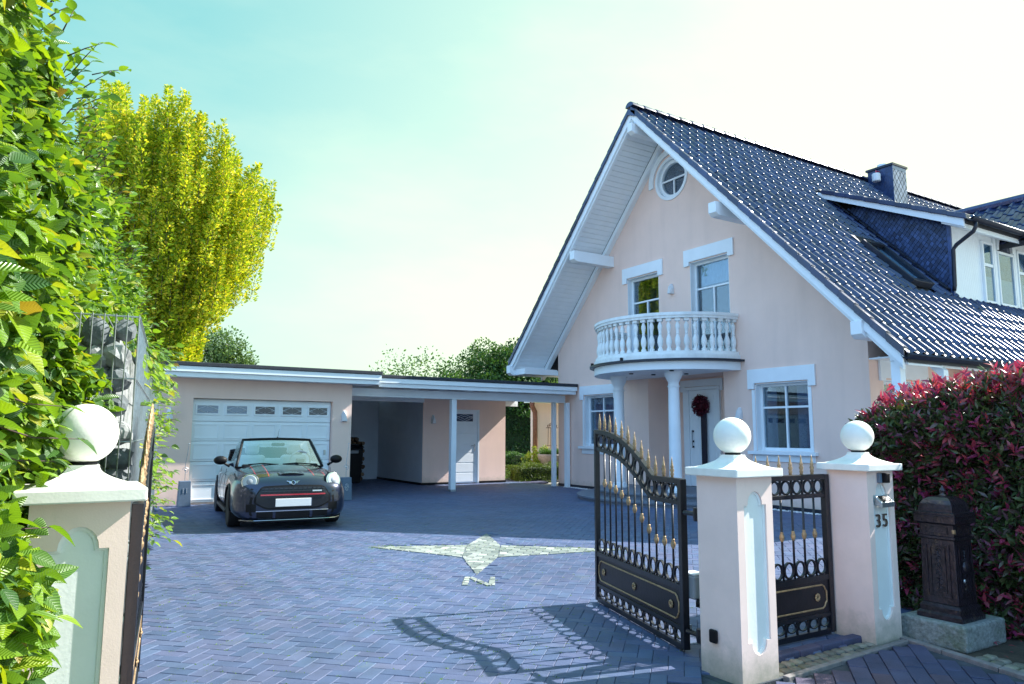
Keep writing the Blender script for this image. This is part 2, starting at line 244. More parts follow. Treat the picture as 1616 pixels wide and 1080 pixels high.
# ------------------------------------------------------------------ helpers
def wloc(o):
    v=Vector((0,0,0))
    while o is not None: v+=o.location; o=o.parent
    return v
def props(o,label=None,cat=None,group=None,kind=None):
    if label: o['label']=label
    if cat: o['category']=cat
    if group: o['group']=group
    if kind: o['kind']=kind
    return o
def thing(name,label,cat,loc=(0,0,0),rz=0,group=None,scale=1):
    o=bpy.data.objects.new(name,None); COL.objects.link(o); o.empty_display_size=.2
    o.location=loc; o.rotation_euler=(0,0,rz); o.scale=(scale,)*3
    return props(o,label,cat,group)
class MB:
    def __init__(s,T=None): s.v=[];s.f=[];s.T=T
    def add(s,vs,fs):
        b=len(s.v); s.v+= [tuple(s.T(*p)) if s.T else tuple(p) for p in vs]; s.f+=[tuple(i+b for i in f) for f in fs]; return s
    def box(s,x0,x1,y0,y1,z0,z1):
        return s.add([(x0,y0,z0),(x1,y0,z0),(x1,y1,z0),(x0,y1,z0),(x0,y0,z1),(x1,y0,z1),(x1,y1,z1),(x0,y1,z1)],
          [(0,3,2,1),(4,5,6,7),(0,1,5,4),(1,2,6,5),(2,3,7,6),(3,0,4,7)])
    def prism(s,A,B): # two matching polygons
        n=len(A); return s.add(list(A)+list(B),[tuple(range(n-1,-1,-1)),tuple(range(n,2*n))]+[(i,(i+1)%n,n+(i+1)%n,n+i) for i in range(n)])
    def tube(s,pts,r,n=8,cap=True):
        pts=[Vector(p) for p in pts]; rs=r if isinstance(r,(list,tuple)) else [r]*len(pts); V=[];F=[];pu=None
        for i,p in enumerate(pts):
            d=(pts[min(i+1,len(pts)-1)]-pts[max(i-1,0)])
            if d.length<1e-9: d=Vector((0,0,1))
            d.normalize()
            if pu is None: pu=d.orthogonal().normalized()
            else:
                pu=(pu-d*pu.dot(d)); pu=pu.normalized() if pu.length>1e-6 else d.orthogonal().normalized()
            q=d.cross(pu)
            for k in range(n):
                a=2*PI*k/n; V.append(p+(pu*math.cos(a)+q*math.sin(a))*rs[i])
        for i in range(len(pts)-1):
            for k in range(n): F.append((i*n+k,i*n+(k+1)%n,(i+1)*n+(k+1)%n,(i+1)*n+k))
        if cap: F.append(tuple(range(n-1,-1,-1))); F.append(tuple((len(pts)-1)*n+k for k in range(n)))
        return s.add([tuple(v) for v in V],F)
    def lathe(s,prof,c=(0,0,0),n=16,a0=0,a1=2*PI,ax='z',sx=1,sy=1):
        full=abs(a1-a0-2*PI)<1e-6; m=n if full else n+1; V=[];F=[]
        for r,z in prof:
            for k in range(m):
                a=a0+(a1-a0)*k/n
                p=(r*math.cos(a)*sx,r*math.sin(a)*sy,z)
                if ax=='y': p=(p[0],p[2],p[1])
                if ax=='x': p=(p[2],p[0],p[1])
                V.append((p[0]+c[0],p[1]+c[1],p[2]+c[2]))
        for i in range(len(prof)-1):
            for k in range(n if full else n): 
                k2=(k+1)%m; F.append((i*m+k,i*m+k2,(i+1)*m+k2,(i+1)*m+k))
        if prof[0][0]>1e-4: F.append(tuple(range(m-1,-1,-1)))
        if prof[-1][0]>1e-4: F.append(tuple((len(prof)-1)*m+k for k in range(m)))
        return s.add(V,F)
    def ring(s,c,r0,r1,y0,y1,n=20,sx=1,sz=1,a0=0,a1=2*PI): # annulus in xz plane, thickness along y
        V=[];F=[];full=abs(a1-a0-2*PI)<1e-6; m=n if full else n+1
        for k in range(m):
            a=a0+(a1-a0)*k/n
            for r,y in((r0,y0),(r1,y0),(r1,y1),(r0,y1)): V.append((c[0]+r*math.cos(a)*sx,c[1]+y,c[2]+r*math.sin(a)*sz))
        for k in range(n):
            j=(k+1)%m
            for q in range(4): F.append((4*k+q,4*j+q,4*j+(q+1)%4,4*k+(q+1)%4))
        if not full: F.append((0,1,2,3)); F.append((4*n+3,4*n+2,4*n+1,4*n))
        return s.add(V,F)
    def mesh(s,name,mat,smooth=False,recalc=True):
        me=bpy.data.meshes.new(name); me.from_pydata(s.v,[],s.f)
        if recalc:
            b=bmesh.new(); b.from_mesh(me); bmesh.ops.remove_doubles(b,verts=b.verts,dist=1e-6); bmesh.ops.recalc_face_normals(b,faces=b.faces); b.to_mesh(me); b.free()
        me.materials.append(MT[mat] if isinstance(mat,str) else mat)
        if smooth: me.shade_smooth()
        return me
    def build(s,name,mat,parent=None,smooth=False,bevel=0,local=False,recalc=True,seg=2,auto=None,org=None,**kw):
        base=Vector((0,0,0))
        if parent is not None and not local: base=wloc(parent)
        off=Vector(org) if org else Vector((0,0,0))
        base=base+off
        if base.length>0: s.v=[(a-base.x,b-base.y,c-base.z) for a,b,c in s.v]
        me=s.mesh(name,mat,smooth,recalc)
        o=bpy.data.objects.new(name,me); COL.objects.link(o)
        if org: o.location=off
        if parent is not None: o.parent=parent
        if auto is not None: sharp(me,auto)
        if bevel:
            m=o.modifiers.new('bevel','BEVEL'); m.width=bevel; m.segments=seg; m.limit_method='ANGLE'; m.angle_limit=R(40); m.harden_normals=False
        props(o,kw.get('label'),kw.get('cat'),kw.get('group'),kw.get('kind'))
        return o
def sharp(me,deg):
    me.shade_smooth(); b=bmesh.new(); b.from_mesh(me)
    for e in b.edges:
        e.smooth = not (len(e.link_faces)!=2 or e.calc_face_angle(0)>R(deg))
    b.to_mesh(me); b.free()
def applied(o):
    dg=bpy.context.evaluated_depsgraph_get(); dg.update()
    me=bpy.data.meshes.new_from_object(o.evaluated_get(dg)); old=o.data; o.modifiers.clear(); o.data=me; return o
def cut(o,cutters):
    for c in cutters:
        m=o.modifiers.new('b','BOOLEAN'); m.operation='DIFFERENCE'; m.object=c; m.solver='EXACT'
    applied(o)
    for c in cutters: bpy.data.objects.remove(c,do_unlink=True)
def inst(name,me,parent,loc,rot=(0,0,0),scale=(1,1,1)):
    o=bpy.data.objects.new(name,me); COL.objects.link(o); o.parent=parent; o.location=loc; o.rotation_euler=rot; o.scale=scale; return o
def clip_poly(P,Q):
    # clip polygon P (2d) by convex CCW polygon Q
    for i in range(len(Q)):
        a=Q[i]; b=Q[(i+1)%len(Q)]; o=[]
        def side(p): return (b[0]-a[0])*(p[1]-a[1])-(b[1]-a[1])*(p[0]-a[0])
        for j in range(len(P)):
            p=P[j]; q=P[(j+1)%len(P)]; sp,sq=side(p),side(q)
            if sp>=0: o.append(p)
            if sp*sq<0:
                t=sp/(sp-sq); o.append((p[0]+(q[0]-p[0])*t,p[1]+(q[1]-p[1])*t))
        P=o
        if len(P)<3: return []
    return P
def area(P): return .5*abs(sum(P[i][0]*P[(i+1)%len(P)][1]-P[(i+1)%len(P)][0]*P[i][1] for i in range(len(P))))
def ccw(P):
    return P if sum(P[i][0]*P[(i+1)%len(P)][1]-P[(i+1)%len(P)][0]*P[i][1] for i in range(len(P)))>0 else P[::-1]
def shrink(P,d):
    cx=sum(p[0] for p in P)/len(P); cy=sum(p[1] for p in P)/len(P); o=[]
    for x,y in P:
        l=math.hypot(x-cx,y-cy) or 1; k=max(0,(l-d)/l); o.append((cx+(x-cx)*k,cy+(y-cy)*k))
    return o

# leaf templates: (verts, faces, uv) length 1 along y
def leaf_tpl(w=.5,n=4,fold=.12,curl=.12,shape=None,pleat=0):
    V=[];F=[];U=[]
    for i in range(n+1):
        t=i/n; s=shape(t) if shape else math.sin(PI*min(1,(t*.94+.04))**.82)
        z=-curl*t*t; hw=w*.5*s
        pz=pleat*(-1)**i
        V+=[(-hw,t-.04*s,z+fold*s+pz),(0,t,z-pz*.3),(hw,t-.04*s,z+fold*s+pz)]; U+=[(0.5-s*.5,t),(.5,t),(.5+s*.5,t)]
    for i in range(n):
        a=3*i; F+=[(a,a+1,a+4,a+3),(a+1,a+2,a+5,a+4)]
    return np.array(V,float),F,np.array(U,float)
def scatter(name,tpl,P,D,Nn,L,mat,parent=None,kind=None,spread=None):
    """P positions, D growth dir, Nn leaf normal (approx), L lengths -> one mesh"""
    V,F,U=tpl; n=len(P)
    D=D/np.linalg.norm(D,axis=1,keepdims=True)
    X=np.cross(D,Nn); X/= (np.linalg.norm(X,axis=1,keepdims=True)+1e-9); Z=np.cross(X,D)
    B=np.stack([X,D,Z],axis=1)  # n,3,3
    W_=np.einsum('kj,njc->nkc',V,B)*L[:,None,None]+P[:,None,:]
    nv=len(V); vs=W_.reshape(-1,3)
    fa=np.array(F); fs=(fa[None,:,:]+(np.arange(n)*nv)[:,None,None]).reshape(-1,4)
    if parent is not None: 
        b=wloc(parent); vs=vs-np.array(b)
    me=bpy.data.meshes.new(name); me.vertices.add(len(vs)); me.vertices.foreach_set('co',vs.astype(np.float32).ravel())
    me.loops.add(fs.size); me.loops.foreach_set('vertex_index',fs.astype(np.int32).ravel())
    me.polygons.add(len(fs)); me.polygons.foreach_set('loop_start',np.arange(0,fs.size,4,dtype=np.int32)); me.polygons.foreach_set('loop_total',np.full(len(fs),4,np.int32))
    uv=me.uv_layers.new(name='UVMap'); uv.data.foreach_set('uv',np.tile(U[fa.ravel()],(n,1)).astype(np.float32).ravel())
    me.update(calc_edges=True); me.validate(); me.shade_smooth(); me.materials.append(MT[mat])
    o=bpy.data.objects.new(name,me); COL.objects.link(o)
    if parent is not None: o.parent=parent
    if kind: o['kind']=kind
    return o
def rdir(n): 
    v=RNG.normal(size=(n,3)); return v/np.linalg.norm(v,axis=1,keepdims=True)
def leaf_objects(name,tplmesh,parent,P,D,Nn,L):
    base=wloc(parent)
    for p,d,nn,l in zip(P,D,Nn,L):
        d=Vector(d).normalized(); x=d.cross(Vector(nn)).normalized(); z=x.cross(d)
        o=bpy.data.objects.new(name,tplmesh); COL.objects.link(o); o.parent=parent
        m=Matrix((x,d,z)).transposed().to_4x4(); m=m@Matrix.Scale(l,4); m.translation=Vector(p)-base
        o.matrix_local=m
def tpl_mesh(name,tpl,mat):
    V,F,U=tpl; me=bpy.data.meshes.new(name); me.from_pydata([tuple(v) for v in V],[],F)
    uv=me.uv_layers.new(name='UVMap'); 
    for l in me.loops: uv.data[l.index].uv=U[l.vertex_index]
    me.shade_smooth(); me.materials.append(MT[mat]); return me
HORN=leaf_tpl(.56,6,.1,.16,shape=lambda t: max(.02,math.sin(PI*(t**.8))**.85) if 0<t<1 else .02,pleat=.006)
HORN4=leaf_tpl(.56,4,.1,.14)
SM=leaf_tpl(.6,2,.12,.1); PHOT=leaf_tpl(.36,3,.07,.1); PH2=leaf_tpl(.36,2,.07,.1)

# ================================================================== GROUND
def ground_quad(name,pts,z,mat,**kw):
    b=MB(); b.add([(x,y,z) for x,y in pts],[tuple(range(len(pts)))]); return b.build(name,mat,recalc=False,kind='structure',**kw)
b=MB(); b.add([(-700,-700,-.06),(700,-700,-.06),(700,700,-.06),(-700,700,-.06)],[(0,1,2,3)]); b.build('ground',simple('pale_gravel',(.30,.29,.27),.9,nscale=3,namt=.2),recalc=False,kind='structure')
MB().add([(-80,-9,-.052),(80,-9,-.052),(80,-1.2,-.052),(-80,-1.2,-.052)],[(0,1,2,3)]).build('bounce_road',simple('pale_bounce_concrete',(.42,.41,.39),.85,nscale=4,namt=.1),recalc=False,kind='structure')  # unseen road behind the camera, added pale to bounce sunlight into the shade
drive=MB().box(-.3,11.25,2.95,21,-.058,-.014).build('driveway','joint',kind='structure')
# paver unit
PW=.0935
def paver_mesh(name,mat,w=PW,l=2*PW,h=.045,ch=.003,gap=.0024):
    a=l/2-gap/2; c=w/2-gap/2; b=MB()
    b.add([(-a,-c,-h),(a,-c,-h),(a,c,-h),(-a,c,-h),(-a,-c,-ch),(a,-c,-ch),(a,c,-ch),(-a,c,-ch),(-a+ch,-c+ch,0),(a-ch,-c+ch,0),(a-ch,c-ch,0),(-a+ch,c-ch,0)],
     [(0,1,5,4),(1,2,6,5),(2,3,7,6),(3,0,4,7),(4,5,9,8),(5,6,10,9),(6,7,11,10),(7,4,8,11),(8,9,10,11)])
    return b.mesh(name,mat,recalc=False)
pm=paver_mesh('paver','paver')
def in_drive(x,y):
    if y<3.03 or y>20.8: return False
    if x<.42+.118*(y-4.25)-.1: return False
    if x>11.2: return False
    if y>14.95 and x<5.25: return False
    if x>8.2 and y>17.65 and x<10.7: return False
    return True
STAR=[(3.24,8.45),(3.86,7.25),(3.51,6.30),(4.20,7.05),(5.80,6.74),(4.66,7.76),(5.04,8.77),(4.32,7.99)]
SP=[ccw([STAR[0],STAR[1],STAR[7]]),ccw([STAR[2],STAR[3],STAR[1]]),ccw([STAR[4],STAR[5],STAR[3]]),ccw([STAR[6],STAR[7],STAR[5]]),ccw([STAR[1],STAR[3],STAR[5],STAR[7]])]
ne=Vector((.834,-.552)); nn=Vector((-.527,-.85)); nc=Vector((3.385,6.02))
def bar(a,bb,w=.03):
    A=nc+ne*a[0]-nn*a[1]; B=nc+ne*bb[0]-nn*bb[1]; d=(B-A).normalized()*1; p=Vector((-d.y,d.x))*w
    return ccw([tuple(A-p),tuple(B-p),tuple(B+p),tuple(A+p)])
NL=[bar((-.12,-.19),(-.12,.19)),bar((.12,-.19),(.12,.19)),bar((-.10,.18),(.10,-.18),.03)]
pav=[]; cream=[]
ca=math.cos(PI/4)
n=140
for i in range(-n,n*2):
    for j in range(-n*2,n*2):
        k=(i-j)%4
        if k==0: u=(i+1)*PW; v=(j+.5)*PW; hz=True
        elif k==3: u=(i+.5)*PW; v=(j+1)*PW; hz=False
        else: continue
        x=(u-v)*ca+5; y=(u+v)*ca+9
        if x<-.5 or x>11.5 or y<2.9 or y>21 or not in_drive(x,y): continue
        a=PI/4+(0 if hz else PI/2)
        z=random.uniform(-.0022,.0012); a+=random.uniform(-.008,.008)
        if abs(x-4.4)<1.8 and abs(y-7.5)<1.9:
            dx=Vector((math.cos(a),math.sin(a)))*(PW-.002); dy=Vector((-math.sin(a),math.cos(a)))*(PW/2-.002); c=Vector((x,y))
            q=ccw([tuple(c-dx-dy),tuple(c+dx-dy),tuple(c+dx+dy),tuple(c-dx+dy)]); hit=False
            for S in SP+NL:
                r=clip_poly(q,S)
                if r and area(r)>.0002: cream.append(r); hit=True
            if hit: z-=.006
        pav.append((math.hypot(x,y),x,y,a,z))
def visible_px(x,y,z):
    v=Vector((x,y,z-H)); d=v.dot(fw)
    if d<.3: return None
    return (808+1140*v.dot(rt2)/d,540-1140*v.dot(up2)/d,d)
vis=[];rest=[]
for p in pav:
    q=visible_px(p[1],p[2],0)
    if q and 215<q[0]<1330 and q[1]<1095: vis.append(p)
    else: rest.append(p)
vis.sort()
for p in vis[:300]: inst('paver',pm,drive,(p[1],p[2],p[4]),(random.uniform(-.004,.004),random.uniform(-.004,.004),p[3]))
far=vis[300:]+rest
tv=np.array([v.co for v in pm.vertices]); tf=np.array([list(f.vertices) for f in pm.polygons])
def joined(name,items,mat,parent,kind='stuff',tv=tv,tf=tf):
    A=np.array(items); n=len(A); c,s=np.cos(A[:,3]),np.sin(A[:,3])
    X=tv[None,:,0]*c[:,None]-tv[None,:,1]*s[:,None]+A[:,1:2]; Y=tv[None,:,0]*s[:,None]+tv[None,:,1]*c[:,None]+A[:,2:3]; Z=tv[None,:,2]+A[:,4:5]
    vs=np.stack([X,Y,Z],2).reshape(-1,3); fs=(tf[None]+(np.arange(n)*len(tv))[:,None,None]).reshape(-1,4)
    if parent is not None: vs=vs-np.array(wloc(parent))
    me=bpy.data.meshes.new(name); me.from_pydata(vs.tolist(),[],fs.tolist()); me.materials.append(MT[mat])
    o=bpy.data.objects.new(name,me); COL.objects.link(o); o.parent=parent; o['kind']=kind; return o
joined('paver_field',far,'paver',drive)
# compass rose inlay of cream stones
for r in cream:
    r2=shrink(r,.009)
    if len(r2)>=3 and area(r2)>.0001:
        MB().prism([(x,y,-.03) for x,y in r2],[(x,y,.0015+random.uniform(-.0005,.001)) for x,y in r2]).build('compass_rose_stone','cream',drive)
# weeds in the joints
P=[];D=[]
for k in range(2300):
    a=random.random()
    if a<.4: x,y=random.uniform(.6,3.4),random.uniform(3.4,8)
    elif a<.6: x,y=random.uniform(.6,5.5),random.uniform(4,11)
    else:
        t=random.random(); x,y=3.3+2.4*t+random.gauss(0,.15),8.45-1.7*t+random.gauss(0,.15)
    if random.random()<.55 and math.sin(x*7)*math.sin(y*5+1)<.25: continue
    u=((x-5)+(y-9))*ca; v=((y-9)-(x-5))*ca; u=round(u/PW)*PW; x=(u-v)*ca+5; y=(u+v)*ca+9
    for q in range(4): P.append((x+random.gauss(0,.008),y+random.gauss(0,.008),-.004)); D.append((random.gauss(0,.7),random.gauss(0,.7),.7))
P=np.array(P);D=np.array(D); o=scatter('joint_weeds',SM,P,D,rdir(len(P)),RNG.uniform(.007,.013,len(P)),'grassblade'); props(o,'tiny green weeds sprouting in the joints of the driveway pavers','weeds',kind='stuff')

# pavement outside the gate
pave=MB().add([(-3,-1.2,-.02),(4.2,-1.2,-.02),(4.90,2.92,-.02),(3.45,2.80,-.02),(-3,2.6,-.02)],[(0,1,2,3,4)]).build('pavement','joint',recalc=False,kind='structure')
pm2=paver_mesh('pavement_paver','paver_out',w=.105,l=.21,gap=.005)
a0=R(40); kk=[]
for i in range(-60,60):
    for j in range(-60,60):
        u=(i+.5*(j%2))*.21; v=j*.105; x=u*math.cos(a0)-v*math.sin(a0)+4; y=u*math.sin(a0)+v*math.cos(a0)+2.5
        lim=2.77 if x<3.6 else 2.77+(x-3.6)*.05
        if y>lim or x>4.80-(2.9-y)*.16 or y<.8 or x<-1: continue
        kk.append((math.hypot(x-4.4,y-2.8),x,y,a0+random.uniform(-.01,.01),random.uniform(-.004,.002)-.002))
kk.sort()
for p in kk[:200]: inst('pavement_paver',pm2,pave,(p[1],p[2],p[4]),(0,0,p[3]))
tv2=np.array([v.co for v in pm2.vertices])
joined('pavement_paver_field',kk[200:],'paver_out',pave,tv=tv2)
# cobble strips
strip=MB().box(3.2,4.62,2.83,3.12,-.05,-.012).build('cobble_strip','joint',kind='structure')
def cobble(x,y,sx,sy,par,z=0):
    pts=[];n=8
    for k in range(n):
        a=2*PI*(k+.5)/n; c,s=math.cos(a),math.sin(a); e=.55
        pts.append((x+sx*math.copysign(abs(c)**e,c)*random.uniform(.9,1.02),y+sy*math.copysign(abs(s)**e,s)*random.uniform(.9,1.02)))
    q=[(x+(px-x)*.8,y+(py-y)*.8) for px,py in pts]
    b=MB(); n=8; V=[(a,c,-.04) for a,c in pts]+[(a,c,z-.006) for a,c in pts]+[(a,c,z+random.uniform(0,.004)) for a,c in q]
    F=[(i,(i+1)%n,n+(i+1)%n,n+i) for i in range(n)]+[(n+i,n+(i+1)%n,2*n+(i+1)%n,2*n+i) for i in range(n)]+[tuple(range(2*n,3*n))]
    b.add(V,F); b.build('cobble','cobble',par,auto=50)
for i in range(13):
    for j in range(2):
        x=3.58+i*.082+.04*j; cobble(x+random.uniform(-.006,.006),2.885+.085*j+random.uniform(-.004,.004),.038,.038,strip)
for i in range(5):
    MB().box(3.555+i*.215,3.765+i*.215,3.025,3.10,-.05,.028).build('edging_stone','paver_out',strip,bevel=.01)
for i in range(5): MB(lambda x,y,z,i=i:(x,y+(x-3.6)*.05,z)).box(3.56+i*.262,3.56+i*.262+.258,2.79,2.832,-.05,.004).build('kerb_slab','kerb',strip,bevel=.004)
bed=MB().add([(4.80,3.0,-.028),(4.64,-1,-.028),(12,-1,-.028),(12,6.9,-.028),(11.2,7.0,-.028),(5,7.0,-.03),(5,3.2,-.028)],[tuple(range(7))]).build('planting_bed','earth',recalc=False,kind='structure')
kb=MB().box(4.6,4.7,0,.2,-.02,-.015).build('kerb_line','kerb',kind='structure')
for i in range(7):
    y=2.98-i*.36; x=4.925-(2.98-y)*.2
    MB(lambda u,v,z,x=x,y=y:(x+u+.2*v,y+v,z)).box(-.03,.03,-.355,0,-.05,.006).build('kerb_slab','kerb',kb,bevel=.004)
for i in range(15):
    for j in range(2):
        y=2.5-i*.088; x=4.925-(2.98-y)*.2+.085+.085*j
        if y>2.45: continue
        cobble(x,y+random.uniform(-.005,.005),.039,.040,kb)
# fallen red leaves
P=np.column_stack([RNG.uniform(5.0,5.8,70),RNG.uniform(1.6,2.6,70),np.full(70,.004)]); o=scatter('fallen_leaves',PH2,P,RNG.normal(size=(70,3))*[1,1,.15],np.array([[0,0,1.]]*70)+rdir(70)*.3,RNG.uniform(.03,.055,70),'photred'); props(o,'small fallen red leaves on the cobbles right of the granite block','leaves',kind='stuff')
# lawn beyond the house
MB().box(8.5,20,19.2,40,-.055,.0).build('lawn','lawn',kind='structure')
n=9000; P=np.column_stack([RNG.uniform(10,15,n),RNG.uniform(19.3,26,n),np.zeros(n)]); o=scatter('lawn_grass',leaf_tpl(.16,2,.02,.2),P,rdir(n)*.5+[0,0,1],rdir(n),RNG.uniform(.04,.08,n),'grassblade'); props(o,'bright mown grass seen through the carport gap','grass',kind='stuff')
MB().box(10.7,11.9,17.2,19.3,-.05,-.006).build('garden_path','paver_out',kind='structure')
# pebble strip along the house
V=[];ico=bmesh.new(); bmesh.ops.create_icosphere(ico,subdivisions=1,radius=1); iv=[v.co.copy() for v in ico.verts]; ifc=[tuple(v.index for v in f.verts) for f in ico.faces]; ico.free()
b=MB()
for k in range(1500):
    y=random.uniform(6.9,15.3)
    if 9.15<y<13.6: continue
    x=random.uniform(11.03,11.19); r=random.uniform(.011,.02)
    sx,sy=random.uniform(.8,1.4),random.uniform(.8,1.4); b.add([(x+v.x*r*sx,y+v.y*r*sy,.004+v.z*r*.7) for v in iv],ifc)
props(b.build('pebble_strip','pebble',recalc=False,smooth=True),'strip of white pebbles along the foot of the gable wall','pebbles',kind='stuff')

# ================================================================== HOUSE
XG=11.23; YC=11.37; ZA=8.44; SL=1.036
house=thing('house','large peach gabled house with curved balcony and dark glazed roof','house',(XG,YC,0))
def zt(y): return ZA-SL*abs(y-YC)   # tile top
XB=10.05   # verge plane
prof=[(6.97,0),(15.76,0),(15.76,zt(15.76)-.34),(YC,ZA-.34),(6.97,zt(6.97)-.34)]
wall=MB().prism([(XG,y,z) for y,z in prof],[(23.5,y,z) for y,z in prof]).build('wall','stucco',house)
def cutter(x0,x1,y0,y1,z0,z1): return MB().box(x0,x1,y0,y1,z0,z1).build('cutter','stucco')
WINS=[('lr',8.13,9.29,1.05,2.31),('ll',13.45,14.61,1.05,2.31),('ur',9.83,10.89,2.86,5.0),('ul',11.85,12.91,2.86,5.0)]
cs=[cutter(XG-.1,XG+.75,a,c,d,e) for _,a,c,d,e in WINS]
cs.append(MB().lathe([(.485,XG-.1),(.485,XG+.6)],(0,YC,7.04),n=32,ax='x').build('cutter','stucco'))
cs.append(cutter(XG-.1,12.0,10.06,12.27,.2,2.598))
cs.append(cutter(11.62,12.62,6.8,7.6,.9,2.27))
cut(wall,cs)
MB().box(XG-.012,XG-.002,6.965,9.3,0,.07).build('plinth','zinc',house); MB().box(XG-.012,XG-.002,13.5,15.77,0,.07).build('plinth','zinc',house)
TX=lambda u,v,d:(XG-d,u,v)   # gable plane: u=y, v=z, d outwards
def window(TT,u0,u1,v0,v1,par,inset=.13,mull=True,split=None,room='room',curtain=None,label=None,dk=.7):
    """frame, muntins, pane, reveal and room behind; u to one side, v up, d outwards"""
    rv=MB(TT)
    for a,c,e,f in((u0,u0+.012,v0,v1),(u1-.012,u1,v0,v1),(u0,u1,v1-.012,v1),(u0,u1,v0,v0+.012)): rv.box(a,c,e,f,-inset,-.004)
    rv.build('reveal','white',par)
    fr=MB(TT); t=.062; d0,d1=-inset-.06,-inset
    fr.box(u0,u0+t,v0,v1,d0,d1).box(u1-t,u1,v0,v1,d0,d1).box(u0+t,u1-t,v1-t,v1,d0,d1).box(u0+t,u1-t,v0,v0+t,d0,d1)
    F=fr.build('window','white',par,bevel=.006,label=label)
    vsp=split if split is not None else v0+(v1-v0)*.68
    m=MB(TT).box(u0+t,u1-t,vsp-.018,vsp+.018,d0+.012,d1-.006); m.build('muntin','white',F)
    if mull: MB(TT).box((u0+u1)/2-.017,(u0+u1)/2+.017,v0+t if mull!='up' else v0+t,v1-t if mull!='low' else vsp-.018,d0+.010,d1-.004).build('muntin','white',F)
    MB(TT).box(u0+t-.01,u1-t+.01,v0+t-.01,v1-t+.01,d0+.022,d0+.030).build('pane','glass',F)
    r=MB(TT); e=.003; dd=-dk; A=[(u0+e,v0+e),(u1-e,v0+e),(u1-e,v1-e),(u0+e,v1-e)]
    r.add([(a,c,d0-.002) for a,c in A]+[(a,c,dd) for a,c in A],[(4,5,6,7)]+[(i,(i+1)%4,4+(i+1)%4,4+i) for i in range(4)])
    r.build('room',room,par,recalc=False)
    if curtain:
        for (cu0,cu1,cv0,cv1,mt) in curtain:
            c=MB(TT); nn_=24; V=[]
            for i in range(nn_+1):
                uu=cu0+(cu1-cu0)*i/nn_; d=d0-.06-.018*math.sin(i*2.1)
                V+=[(uu,cv0,d),(uu,cv1,d)]
            c.add(V,[(2*i,2*i+2,2*i+3,2*i+1) for i in range(nn_)]); c.build('curtain',mt,par,recalc=False,smooth=True)
    return F
def lintel(u0,u1,z0,zl,zb,TT=TX,par=house):
    # band with two short legs, butt-jointed as one outline
    A=[(u0,zl),(u0+.15,zl),(u0+.15,zb),(u1-.15,zb),(u1-.15,zl),(u1,zl),(u1,z0),(u0,z0)]
    MB(TT).prism([(a,c,.002) for a,c in A],[(a,c,.04) for a,c in A]).build('lintel_trim','white',par,bevel=.004)
lintel(7.96,9.44,2.59,2.215,2.325); lintel(13.30,14.78,2.55,2.205,2.325)
lintel(9.68,11.04,5.285,4.93,5.015); lintel(11.70,13.06,5.265,4.90,5.015)
window(TX,8.13,9.29,1.05,2.31,house,split=1.86,curtain=[(8.2,8.55,1.1,2.27,'darkcurtain'),(9.0,9.24,1.1,2.27,'darkcurtain')])
window(TX,13.45,14.61,1.05,2.31,house,split=1.92,curtain=[(13.52,14.55,1.1,2.27,'darkcurtain')])
window(TX,9.83,10.89,2.86,5.0,house,split=4.42,mull='low',curtain=[(9.9,10.82,4.5,4.95,'blind')])
window(TX,11.85,12.91,2.86,5.0,house,split=4.42,mull='low')
for a,c in((7.98,9.44),(13.30,14.78)):
    MB(TX).box(a,c,.985,1.048,.002,.10).box(a+.06,c-.06,.86,.983,.002,.025).build('window_sill','white',house,bevel=.005)
# side strips beside the ground-floor windows
for a,c in((9.292,9.36),(13.38,13.448),(14.612,14.68),(8.06,8.128)): MB(TX).box(a,c,1.05,2.2,.002,.018).build('window_trim','white',house)
# round window
cz=7.04
RWT=lambda x,y,z:(XG-y,YC+x,cz+z)
MB(RWT).ring((0,0,0),.43,.50,-.12,.03,n=44).build('round_window_ring','white',house,bevel=.004)
rw=MB(RWT).ring((0,0,0),.36,.43,-.13,-.05,n=44).build('round_window','white',house)
MB(RWT).box(-.365,.365,-.10,-.065,-.018,.018).box(-.016,.016,-.098,-.067,-.365,-.018).build('muntin','white',rw)
MB().lathe([(.37,XG+.105),(.37,XG+.112)],(0,YC,cz),n=32,ax='x').build('pane','glass',rw)
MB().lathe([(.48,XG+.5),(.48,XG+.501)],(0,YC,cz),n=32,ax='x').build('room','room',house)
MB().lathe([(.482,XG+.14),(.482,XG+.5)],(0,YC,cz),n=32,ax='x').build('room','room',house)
MB(RWT).ring((0,0,0),.56,.70,.002,.045,n=36,a0=R(-8),a1=R(188)).build('round_window_arch','white',house,bevel=.004)
